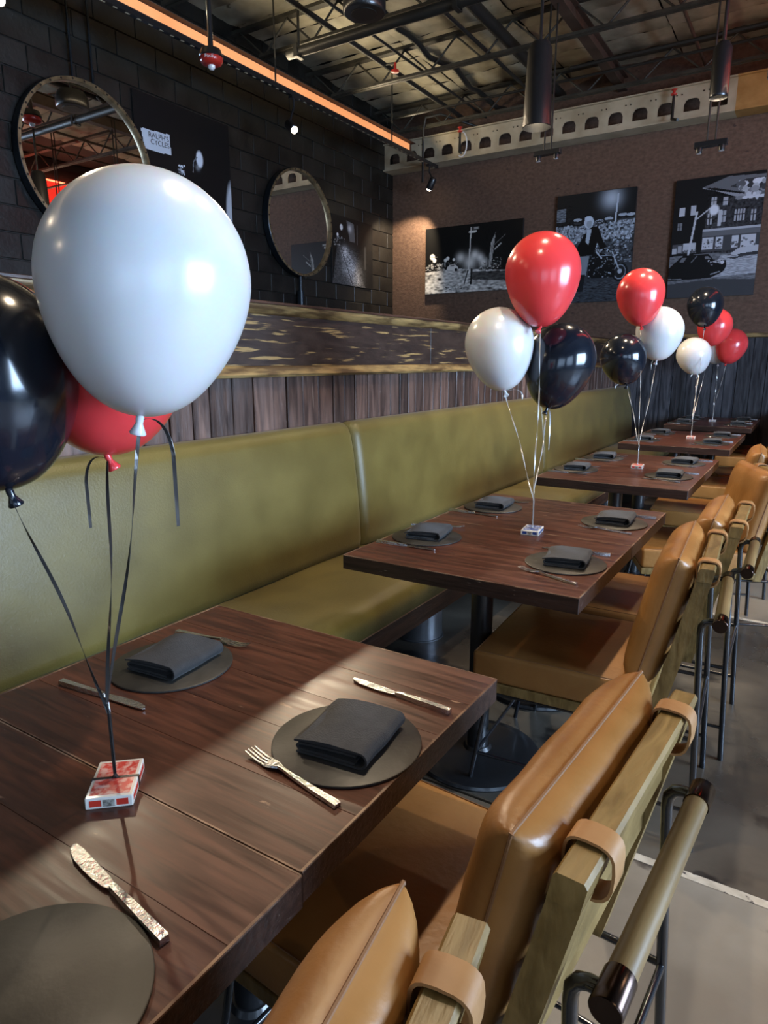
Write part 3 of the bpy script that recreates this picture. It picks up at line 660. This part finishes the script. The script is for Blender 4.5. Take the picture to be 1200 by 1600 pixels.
# 1: empty night street with a tall signpost
P = Paint(1.37, .83, 190, .006)
P.poly([(0, 0), (1, 0), (1, .27), (.55, .33), (.35, .36), (0, .34)], .42); P.poly([(.5, .17), (1, .13), (1, .27), (.5, .30)], .05); P.poly([(.5, .1), (1, .05), (1, .12), (.5, .18)], .30)
P.poly([(.0, 0), (.35, 0), (.2, .2), (0, .22)], .58); P.noise(.35, 0, 0, 1, .36, 6, 1, 2); P.speck(.22, .02, .40, .10, 40, .008, .02, .5, 3)
for u, v, r in ((.38, .52, .055), (.53, .55, .05), (.585, .50, .045), (.48, .44, .08), (.62, .42, .05)): P.glow(u, v, r, .55)
for u, v, r in ((.077, .565, .024), (.10, .51, .018), (.22, .50, .015), (.245, .525, .015), (.31, .50, .012)): P.ell(u, v, r, .75, soft=.3)
P.line((.03, .565), (.13, .56), .002, .3); P.speck(.01, .36, .22, .45, 60, .010, .02, .6, 5); P.speck(.24, .42, .40, .46, 14, .006, .1, .5, 8)
P.poly([(.67, .35), (.70, .35), (.735, .85), (.69, .70)], .35, .75); P.line((.73, .60), (.79, .68), .006, .35); P.line((.72, .66), (.83, .8), .003, .15); P.noise(.3, .64, .3, .8, .9, 0, 3, 4)
P.poly([(.235, .345), (.36, .335), (.355, .385), (.32, .43), (.27, .43), (.24, .39)], .6); P.rect(.275, .40, .315, .42, .05); P.ell(.335, .345, .016, .01)
P.line((.485, .95), (.468, .30), .006, .55); P.rect(.50, .915, .57, .955, .10); P.rect(.515, .925, .56, .945, .5, .5); P.poly([(.455, .885), (.475, .905), (.54, .905), (.54, .875), (.475, .868)], .6)
P.line((.462, .32), (.425, .12), .006, .008); P.line((.50, .33), (.495, .12), .009, .008); P.speck(.58, .32, .72, .42, 30, .007, .01, .4, 11); P.speck(.72, .33, .80, .48, 40, .006, .02, .45, 12)
picture_back(-4.66, -3.29, 2.26, 3.09, 'wide black and white print of a night street with a tall signpost', P, (1.0, .98, .92))
# 2: person with motorcycles at night (generic)
P = Paint(.91, 1.22, 150, .012)
P.poly([(0, .12), (1, .12), (1, .74), (0, .70)], .05); P.poly([(0, .55), (.5, .58), (.5, .70), (0, .72)], .30); P.poly([(.5, .55), (1, .60), (1, .74), (.5, .70)], .28); P.noise(.6, 0, .4, 1, .74, 1, 1, 3)
P.glow(.70, .93, .16, .55); P.line((.78, .96), (.76, .72), .010, .6); P.rect(.0, .76, .12, .88, .25, .7); P.noise(.5, 0, .74, .2, .9, 4, 0, 9)
for u in (.28, .42, .56, .68, .85, .95): P.ell(u, .755+.02*math.sin(u*9), .055, .5, ry=.018); P.ell(u, .735, .05, .05, ry=.012)
P.speck(.1, .55, .98, .72, 110, .018, .03, .6, 4); P.speck(.5, .35, .98, .60, 190, .014, .01, .62, 6)
P.poly([(0, 0), (1, 0), (1, .17), (0, .20)], .055); P.noise(.4, 0, 0, 1, .2, 4, 0, 5)
P.poly([(.37, .62), (.45, .69), (.55, .69), (.63, .55), (.68, .50), (.60, .48), (.55, .55), (.52, .44), (.31, .43), (.27, .48)], .006); P.poly([(.41, .67), (.47, .67), (.44, .53), (.40, .56)], .55)
P.poly([(.34, .43), (.46, .43), (.43, .25), (.34, .25)], .28); P.poly([(.34, .26), (.42, .26), (.40, .10), (.32, .10)], .015)
P.ell(.43, .735, .062, .62, ry=.075); P.ell(.435, .72, .035, .40, ry=.048); P.ell(.42, .77, .05, .7, ry=.03)
P.ell(.86, .265, .10, .012, ry=.115); P.ell(.86, .265, .075, .35, ry=.09); P.ell(.86, .265, .066, .02, ry=.078); P.ell(.86, .27, .028, .5, ry=.03)
P.poly([(.45, .22), (.80, .22), (.78, .40), (.55, .46), (.46, .40)], .008); P.line((.55, .46), (.62, .40), .008, .6); P.line((.75, .45), (.84, .30), .007, .55); P.line((.62, .42), (.80, .42), .006, .5); P.speck(.46, .22, .80, .42, 60, .011, .01, .45, 21)
picture_back(-2.87, -1.96, 2.06, 3.285, 'black and white print of a person beside parked motorcycles', P, (.70, .84, 1.0))
# 3: street corner with parked car and shop fronts at night
P = Paint(.865, 1.225, 150, .010)
P.poly([(.38, .30), (1, .28), (1, .90), (.38, .74)], .035); P.noise(.4, .38, .3, 1, .9, 1, 1, 2)
P.poly([(.30, .915), (.45, .905), (1, .80), (1, .97), (.6, .985)], .14); P.poly([(.30, .91), (.33, .915), (.75, .80), (1, .79), (1, .81), (.74, .835)], .30); P.poly([(.62, .9), (1, .83), (1, .95), (.8, .95)], .04); P.speck(.72, .80, 1, .93, 26, .045, .05, .7, 3)
for u in (.80, .86, .93, .98): P.ell(u, .80, .035, .6, ry=.016)
for u, v in ((.43, .80), (.56, .79)): P.rect(u, v-.035, u+.055, v+.03, .42); P.line((u+.027, v-.03), (u+.027, v+.03), .003, .03); P.line((u, v), (u+.055, v), .003, .03)
for u, v in ((.40, .66), (.55, .67), (.70, .67), (.76, .67), (.88, .66)): P.rect(u, v-.05, u+.055, v+.04, .40); P.line((u+.027, v-.05), (u+.027, v+.04), .004, .03); P.line((u, v), (u+.055, v), .004, .03)
P.rect(.52, .59, .56, .72, .5); P.rect(.07, .70, .13, .77, .55); P.rect(.20, .70, .26, .78, .5); P.rect(.06, .58, .11, .64, .22); P.line((.06, .61), (.11, .61), .003, .02); P.line((.085, .58), (.085, .64), .003, .02)
P.rect(.36, .55, 1, .57, .45); P.rect(.36, .51, 1, .55, .14); P.rect(.36, .38, 1, .51, .06)
for u0, u1 in ((.37, .49), (.52, .60), (.70, .77), (.80, .96)): P.rect(u0, .40, u1, .50, .55); P.speck(u0, .40, u1, .48, 14, .014, .02, .35, int(u0*90))
P.rect(.02, .38, .30, .46, .08); P.rect(.02, .38, .07, .43, .45); P.rect(.09, .39, .13, .45, .35); P.rect(.145, .40, .29, .465, .5); P.speck(.14, .38, .3, .41, 18, .012, .01, .2, 31); P.ell(.20, .455, .05, .55, ry=.02)
P.poly([(0, 0), (1, 0), (1, .34), (.5, .37), (0, .36)], .16); P.poly([(.45, .16), (1, .18), (1, .33), (.6, .35)], .38); P.noise(.25, 0, 0, 1, .36, 5, 0, 7)
P.poly([(0, 0), (1, 0), (1, .13), (.55, .15), (0, .12)], .055)
P.line((.275, .72), (.215, .36), .012, .55); P.line((.255, .65), (.47, .77), .008, .45); P.ell(.47, .725, .045, .7, ry=.05, soft=.4); P.glow(.46, .72, .06, .3)
P.poly([(0, .26), (.10, .33), (.16, .365), (.45, .365), (.52, .31), (.66, .30), (.67, .25), (.64, .21), (.60, .19), (.50, .16), (0, .15)], .008)
P.poly([(.115, .31), (.15, .345), (.20, .345), (.17, .305)], .16); P.poly([(.41, .345), (.45, .345), (.49, .32), (.42, .32)], .2); P.ell(.57, .295, .06, .4, ry=.014); P.speck(.45, .27, .64, .31, 20, .012, .02, .6, 17); P.line((.26, .30), (.32, .35), .006, .15); P.ell(.62, .285, .02, .6); P.line((.5, .19), (.60, .21), .006, .3); P.line((.0, .165), (.16, .16), .005, .25)
P.poly([(.70, .355), (.80, .40), (1, .41), (1, .33), (.74, .335)], .5); P.poly([(.78, .345), (1, .36), (1, .33), (.8, .325)], .04); P.poly([(.66, .32), (.9, .335), (.75, .305)], .05)
picture_back(-1.55, -.685, 2.06, 3.285, 'black and white print of a parked dark car on a shopping street', P, (.84, .90, 1.0))
# 4: wet cobbled street (left wall)
P = Paint(.90, .80, 130, .006)
P.poly([(.0, 0), (.8, 0), (.35, .56), (.12, .58)], .05); P.glow(.42, .30, .22, .30); P.glow(.30, .48, .10, .45); P.glow(.55, .12, .2, .18); P.noise(.45, 0, 0, .85, .56, 1, 0, 3); P.line((.20, .55), (.48, .02), .006, .004)
P.poly([(.34, .96), (.52, .93), (.55, .66), (.42, .66)], .10); P.glow(.42, .85, .06, .4); P.ell(.22, .84, .03, .6, ry=.035, soft=.3); P.ell(.13, .72, .02, .7, soft=.3); P.speck(.05, .56, .3, .70, 26, .016, .01, .3, 4)
P.line((.80, .62), (.80, .3), .02, .03); P.line((.60, .92), (.60, .64), .008, .08)
picture_left(7.0, 7.9, 2.31, 3.11, 'small dark print of a wet cobbled street right of the small mirror', P, (1, .98, .98))
# 5: dark street with a white shop sign (left wall)
P = Paint(1.12, 1.30, 140, .006)
P.glow(.62, .64, .03, .2); P.ell(.645, .70, .032, .75, ry=.055, soft=.35); P.line((.565, .60), (.575, .67), .005, .18); P.line((.575, .67), (.615, .705), .005, .18)
P.speck(.41, .57, .47, .63, 16, .012, .2, .8, 5); P.ell(1.0, .36, .06, .5, ry=.24, soft=.3); P.poly([(0, 0), (1, 0), (1, .22), (0, .25)], .05)
P.poly([(.055, .780), (.335, .795), (.342, .665), (.085, .660)], .62); P.noise(.2, 0, 0, 1, .3, 3, 0, 2)
pl = picture_left(4.20, 5.32, 2.32, 3.62, 'large dark print with a white shop sign between the mirrors', P, (.84, .90, 1.0))
for txt, sz, ua, va in (("RALPH'S", .062, .225, .757), ('CYCLES', .060, .235, .717)):
    text_mesh(txt, sz, M['frame'], 'lettering', pl, Matrix.Translation((-.56+1.12*ua, -.0212, 1.30*va)) @ Matrix.Rotation(PI/2, 4, 'X') @ Matrix.Rotation(.03, 4, 'Z'))

# ================================================================== MIRRORS
def mirror(y, z, R, label, post):
    t = thing('round_mirror', (XW, y, z), 0, label, 'mirror', 'round wall mirrors')
    RY = Matrix.Rotation(PI/2, 4, 'Y')
    MB().lathe([(0, .050), (R*.965, .050), (R*.965, .056), (0, .056)], 72, RY).build('glass', M['mirror'], t, smooth=40)
    MB().lathe([(R, .012), (R+.004, .012), (R+.004, .085), (R, .088)], 72, RY, False).build('outer_band', M['rimdark'], t, smooth=40)
    MB().lathe([(R*.955, .056), (R*.955, .084), (R*.96, .089), (R, .088), (R, .050), (R*.955, .050), (R*.955, .056)], 72, RY, False).build('rim', M['rim'], t, smooth=40)
    rv = MB().lathe([(.009, 0), (.007, .005), (0, .006)], 8, RY).mesh('rivet', M['rivet'], 60)
    for k in range(36):
        a = 2*PI*k/36; link(bpy.data.objects.new('rivet', rv), t, (.0878, (R*.979)*math.sin(a), (R*.979)*math.cos(a)))
    if post: MB().tube([(.04, 0, -R-.75), (.04, 0, -R-.16)], .042, 12).tube([(.04, 0, -R-.17), (.04, 0, -R+.01)], .022, 12).build('post', M['rimdark'], t, smooth=50)
    else:
        for dy in (-.06, .12): MB().tube([(.03, dy, R*.99), (.03, dy, R+.95)], .010, 8).build('hanging_rod', M['rimdark'], t, smooth=50)
mirror(3.70, 2.92, .595, 'large round mirror with metal rim behind the big white balloon', False)
mirror(6.355, 2.885, .565, 'round mirror with riveted brass rim on a post, nearer the corner', True)

# ================================================================== PERFORATED STEEL BEAM
bmz0, bmz1 = 3.84, 4.14
be = thing('perforated_beam', (0, YB-.02, 0), 0, 'cream painted steel beam with a row of arched holes atop the brown wall', 'beam')
m = MB(); yf, yk = -.20, -.188; hw, hz0, hz1 = .078, 3.905, 4.025; xs_ = [-5.045+.258*i for i in range(16)]
def plate(x0, x1, za, zb, mm): mm.box(x0, x1, yf, yk, za, zb)
prev = XW
for xc in xs_:
    plate(prev, xc-hw, bmz0, bmz1, m); plate(xc-hw, xc+hw, bmz0, hz0, m)
    n = 8   # arched hole top
    for k in range(n):
        a0, a1 = -1+2*k/n, -1+2*(k+1)/n
        f = lambda a: hz1-.05+.05*(1-abs(a)**3)**.5 if abs(a) < 1 else hz1-.05
        p = [(xc+a0*hw, f(a0)), (xc+a1*hw, f(a1)), (xc+a1*hw, bmz1), (xc+a0*hw, bmz1)]
        m.add([(q[0], yf, q[1]) for q in p]+[(q[0], yk, q[1]) for q in p], [(0, 1, 2, 3), (7, 6, 5, 4), (0, 4, 5, 1)])
    prev = xc+hw
plate(prev, -1.02, bmz0, bmz1, m)
m.build('web_plate', M['steel'], be)
MB().box(XW, -1.02, -.235, 0, bmz1, bmz1+.014).build('top_flange', M['steel'], be)
MB().box(XW, -1.02, -.235, 0, bmz0-.014, bmz0).build('bottom_flange', M['steel'], be)
MB().box(-1.02, 1.5, -.20, -.188, bmz0, bmz1).box(-1.02, 1.5, -.235, 0, bmz1, bmz1+.014).box(-1.02, 1.5, -.235, 0, bmz0-.014, bmz0).build('ochre_section', M['ochre'], be)
bo = MB().lathe([(.008, 0), (.006, .006), (0, .007)], 8, Matrix.Rotation(PI/2, 4, 'X')).mesh('bolt', M['rivet'])
for i, xc in enumerate(xs_[:-1]):
    for dx in (.105, .155): link(bpy.data.objects.new('bolt', bo), be, (xc+dx, yf, 4.075))

# ================================================================== CEILING STEEL, PIPES
jw = None
JY = [8.02, 6.62, 5.47, 4.32, 3.17, 2.02, .87]
for i, jy in enumerate(JY[:]):
    j = thing('bar_joist', (0, jy, 4.2), 0, ['dark open web steel joist nearest the back wall', 'dark open web steel joist second from the back wall', 'dark open web steel joist beside the fat ceiling pipe', 'dark open web steel joist at the top edge of the picture',
              'dark open web steel joist overhead, fifth from the back wall', 'dark open web steel joist overhead, sixth from the back wall', 'dark open web steel joist overhead, farthest from the back wall'][i], 'joist', 'open web ceiling joists')
    for dy in (-.022, .022): MB().box(-4.85, .9, dy-.016, dy+.016, -.012, .012).build('bottom_chord', M['joist'], j)
    MB().box(-5.2, .9, -.035, .035, .255, .285).build('top_chord', M['joist'], j)
    m = MB(); x = -5.1; up = True; pts = []
    while x < .8:
        pts.append((x, 0, .255 if up else 0)); x += .29; up = not up
    for a, b in zip(pts[:-1], pts[1:]): m.tube([a, b], .010, 6)
    m.build('web_bars', M['joist'], j)
def pipe(name, pts, r, label, mt='darkpipe', n=10, group='ceiling pipes', cat='pipe'):
    o = MB().tube(pts, r, n).build(name, M[mt], None, smooth=50); return tag(o, label, cat, group)
pp = thing('ceiling_pipe', (-4.4, 5.33, 4.08), 0, 'fat dark ceiling pipe crossing under the joists', 'pipe', 'ceiling pipes')
MB().tube([(0, 0, 0), (4.6, 0, 0)], .042, 16).build('pipe', M['darkpipe'], pp, smooth=50)
for x in (.12, 1.7, 3.2): MB().tube([(x, 0, .03), (x, 0, .40)], .012, 6).box(x-.02, x+.02, -.05, .05, -.05, -.044).box(x-.02, x+.02, -.052, -.046, -.05, .05).box(x-.02, x+.02, .046, .052, -.05, .05).build('hanger', M['darkpipe'], pp)
for x, r, lab in ((-4.08, .026, 'black sprinkler pipe running lengthwise, nearest the block wall'), (-3.83, .014, 'thin black conduit running lengthwise beside the sprinkler pipe'), (-3.08, .018, 'black conduit running lengthwise beside the brown beam')):
    pipe('ceiling_conduit', [(x, 1.5, 4.30), (x, 8.4, 4.30)], r, lab)
pipe('cable_bundle', [(-3.6+.03*math.sin(k*1.1), 1.5+k*.23, 4.33+.03*math.sin(k*1.9)) for k in range(31)], .028, 'sagging black cable bundle tied along the ceiling')
pipe('duct_line', [(-2.88, 1.5, 4.36), (-2.88, 8.4, 4.36)], .055, 'thick dark duct line running lengthwise overhead', n=12)
pipe('drop_conduit', [(-3.9, 8.36, 4.19), (-4.25, 8.0, 4.30), (-4.43, 7.95, 4.28), (-4.46, 7.95, 4.15), (-4.46, 7.95, 3.55)], .014, 'bent conduit dropping to the end of the lighting track')
pipe('cross_conduit', [(-4.8, 7.45, 4.16), (.6, 7.45, 4.16)], .013, 'thin conduit crossing the ceiling near the back wall')
pipe('cross_conduit', [(-2.3, 6.9, 4.05), (.6, 6.9, 4.05)], .016, 'thin conduit crossing the dark ceiling at the upper right')
pipe('cable_loop', [(-4.05+.07*math.cos(a), 8.19, 3.98+.14*math.sin(a)) for a in [math.radians(-120+k*14) for k in range(18)]], .008, 'pale cable loop hanging before the left part of the cream beam', 'white', 6, 'ceiling pipes', 'cable')
ib = thing('iron_beam', (-2.20, 0, 4.30), 0, 'brown iron ceiling beam running toward the back wall', 'beam')
MB().box(-.05, .05, .5, YB-.01, -.008, 0).box(-.05, .05, .5, YB-.01, .12, .128).build('flange', M['ironbeam'], ib)
MB().box(-.005, .005, .5, YB-.01, 0, .12).build('web', M['ironbeam'], ib)
for x, lab in ((-1.35, 'thin brown tie rod overhead at the upper right'), (-.62, 'thin brown tie rod overhead at the far upper right')): pipe('tie_rod', [(x, 2.0, 4.34), (x, 8.4, 4.34)], .016, lab, 'ironbeam', group='tie rods', cat='rod')
# sprinklers
def sprinkler(x, y, z, lab):
    s = thing('sprinkler_head', (x, y, z), 0, lab, 'sprinkler', 'red sprinkler heads')
    MB().lathe([(.012, 0), (.03, .008), (.034, .018), (.018, .022), (.014, .05), (.03, .055), (.03, .06), (0, .06)], 16).build('head', M['redpaint'], s, smooth=40)
    MB().tube([(0, 0, .0), (0, 0, -.22), (.08, -.12, -.27)], .014, 8).build('pipe', M['darkpipe'], s, smooth=50)
sprinkler(-4.05, 8.14, 4.10, 'red sprinkler head above the left part of the cream beam'); sprinkler(-1.60, 8.14, 4.05, 'red sprinkler head above the right part of the cream beam')
s3 = thing('sprinkler_head', (-3.95, 6.45, 4.20), 0, 'red sprinkler head hanging on the ceiling pipe among the joists', 'sprinkler', 'red sprinkler heads')
MB().lathe([(.012, 0), (.04, .006), (.04, .02), (.015, .026), (.012, .09)], 16).build('head', M['redpaint'], s3, smooth=40)
MB().tube([(0, 0, .085), (-.13, 0, .10)], .012, 8).build('pipe', M['darkpipe'], s3)
# speaker
sp = thing('ceiling_speaker', (-3.28, 4.90, 3.98), 0, 'round black ceiling speaker at the top edge of the picture', 'speaker')
MB().lathe([(.10, 0), (.155, .0), (.165, .012), (.165, .10), (.13, .16), (0, .165)], 32).build('housing', M['black'], sp, smooth=40)
MB().lathe([(0, .002), (.10, .002), (.10, -.004), (0, -.004)], 32).build('grille', M['darkpipe'], sp)
MB().tube([(0, 0, .16), (0, 0, .6)], .012, 8).build('rod', M['darkpipe'], sp)
# fire strobe
fs = thing('fire_strobe', (-4.0, 3.97, 3.50), 0, 'red fire alarm strobe hanging on a black rod', 'fire alarm')
MB().lathe([(0, -.028), (.05, -.028), (.074, -.016), (.084, .004), (.082, .022), (0, .022)], 28).build('housing', M['redpaint'], fs, smooth=50)
MB().lathe([(0, -.058), (.016, -.055), (.026, -.04), (.026, -.026), (0, -.026)], 16).build('strobe_lens', M['clear'], fs, smooth=60)
MB().lathe([(.082, .022), (.088, .03), (.07, .075), (.028, .085), (0, .085)], 24).build('mount', M['black'], fs, smooth=40)
MB().tube([(0, 0, .08), (0, 0, 1.05)], .019, 10).build('rod', M['black'], fs, smooth=50)
text_mesh('FIRE', .036, M['white'], 'lettering', fs, Matrix.Rotation(math.radians(35), 4, 'Z') @ Matrix.Translation((0, -.0835, .005)) @ Matrix.Rotation(math.radians(78), 4, 'X'))

# ================================================================== LAMPS
tr = thing('lighting_track', (-4.45, 0, 3.80), 0, 'long black lighting track with an orange lit channel along the block wall', 'lighting track')
MB().box(-.020, .020, -4.5, 8.3, -.018, .018).build('track', M['black'], tr)
MB().box(-.075, -.060, -4.5, 7.75, .03, .14).box(-.075, -.0, -4.5, 7.75, .14, .146).box(-.075, .01, -4.5, 7.75, .018, .030).build('channel', M['ironbeam'], tr)
MB().box(-.0598, -.056, -4.5, 7.7, .032, .135).build('lit_strip', M['orange'], tr)
st_me = MB().box(-.006, .006, 0, .035, -.0205, -.018).mesh('slot', M['steel'])
for k in range(52): link(bpy.data.objects.new('slot', st_me), tr, (.0, 3.1+k*.1, 0))
for yy in (-2, 1, 3.3, 5.2, 7.2): MB().tube([(0, yy, .018), (0, yy, .75)], .008, 6).build('hanger_rod', M['darkpipe'], tr)
hsh = MB().lathe([(.034, 0), (.040, .004), (.040, .11), (.030, .125), (0, .127)], 24)
tlab = ['track spotlight out of view behind', 'track spotlight left of the picture', 'glaring track spotlight at the upper left corner', 'glaring track spotlight above the small mirror', 'track spotlight at the end of the track, in front of the brown wall']
for i, (loc, aim, wt) in enumerate(zip(TRACK, TRACK_AIM, TRACK_W)):
    t = thing('track_spotlight', loc, 0, tlab[i], 'spotlight', 'track spotlights')
    d = (Vector(loc)-Vector(aim)).normalized()
    Q = d.to_track_quat('Z', 'Y').to_matrix().to_4x4()
    m = MB(); m.lathe([(.040, .0), (.043, .002), (.043, .13), (.032, .145), (0, .147)], 24, Q); m.build('housing', M['black'], t, smooth=40)
    MB().lathe([(0, -.022), (.016, -.018), (.030, -.006), (.034, .006), (.034, .012), (0, .012)], 20, Q).build('lens', M['bulb'], t, smooth=60)
    top = Q @ Vector((0, 0, .12)); MB().tube([top, (0, 0, .20), (0, 0, .29)], .010, 8).box(-.022, .022, -.05, .05, .262, .284).build('stem', M['black'], t)
    l = add_light('spot_beam', 'SPOT', Vector(loc)-d*.03, aim, wt, WARM, spot_size=math.radians(TRACK_A[i]), spot_blend=.55, shadow_soft_size=.028); 
plab = ['black cylinder pendant overhead behind the camera', 'black cylinder pendant overhead above the nearest tables', 'black cylinder pendant overhead above the second tables', 'black cylinder pendant at the top edge above the third tables',
        'black cylinder pendant in front of the cream beam at the upper right', 'large black tapered pendant lamp in front of the cream beam', 'black cylinder pendant cut by the right edge of the picture', 'unseen black cylinder pendant added over the aisle behind the camera to brighten the floor', 'unseen black cylinder pendant added over the aisle at the right to brighten the floor, nearer', 'unseen black cylinder pendant added over the aisle at the right to brighten the floor, farther']
for i, ((x, y, z, R), wt) in enumerate(zip(PEND, PEND_W)):
    t = thing('pendant_lamp', (x, y, z), 0, plab[i], 'pendant lamp', 'black cylinder pendants')
    H = .34 if R < .08 else .56
    MB().lathe([(R*.96, 0), (R, .003), (R, .02), (R*.82 if R > .1 else R, H-.04), (R*.6, H), (0, H), (0, H-.004), (R*.58, H-.004), (R*.8 if R > .1 else R*.96, H-.044), (R*.97, .02), (R*.96, 0)], 32, None, False).build('shade', M['black'], t, smooth=40)
    MB().lathe([(0, .14), (R*.8, .14), (R*.8, .146), (0, .146)], 24).build('lens', M['bulb'], t)
    MB().tube([(0, 0, H-.01), (0, 0, 4.55-z)], .012, 8).build('stem', M['black'], t)
    add_light('pendant_beam', 'SPOT', (x, y, z+.026), (x, y, 0), wt, WARM, spot_size=math.radians(PEND_A[i]), spot_blend=.7, shadow_soft_size=.035)
for x, y, z, lab, zt in ((-2.23, 6.2, 3.12, 'black twin mini spotlight on rods beside the large pendant', 3.9), (-.915, 6.2, 2.99, 'black twin spotlight bar on rods at the upper right', 4.0)):
    t = thing('twin_spotlight', (x, y, z), 0, lab, 'spotlight', 'twin spotlights on rods')
    for dx in (-.03, .03): MB().tube([(dx, 0, .05), (dx, 0, zt-z+.5)], .008, 8).build('rod', M['darkpipe'], t)
    MB().box(-.12, .12, -.03, .03, .01, .05, .004, 1).build('bar', M['black'], t)
    for dx in (-.08, .08):
        MB().lathe([(.022, -.03), (.026, .0), (.02, .02)], 16).build('head', M['black'], t, (dx, 0, 0), smooth=40)
        MB().lathe([(0, -.031), (.019, -.031), (.019, -.026), (0, -.026)], 12).build('lens', M['clear'], t, (dx, 0, 0))
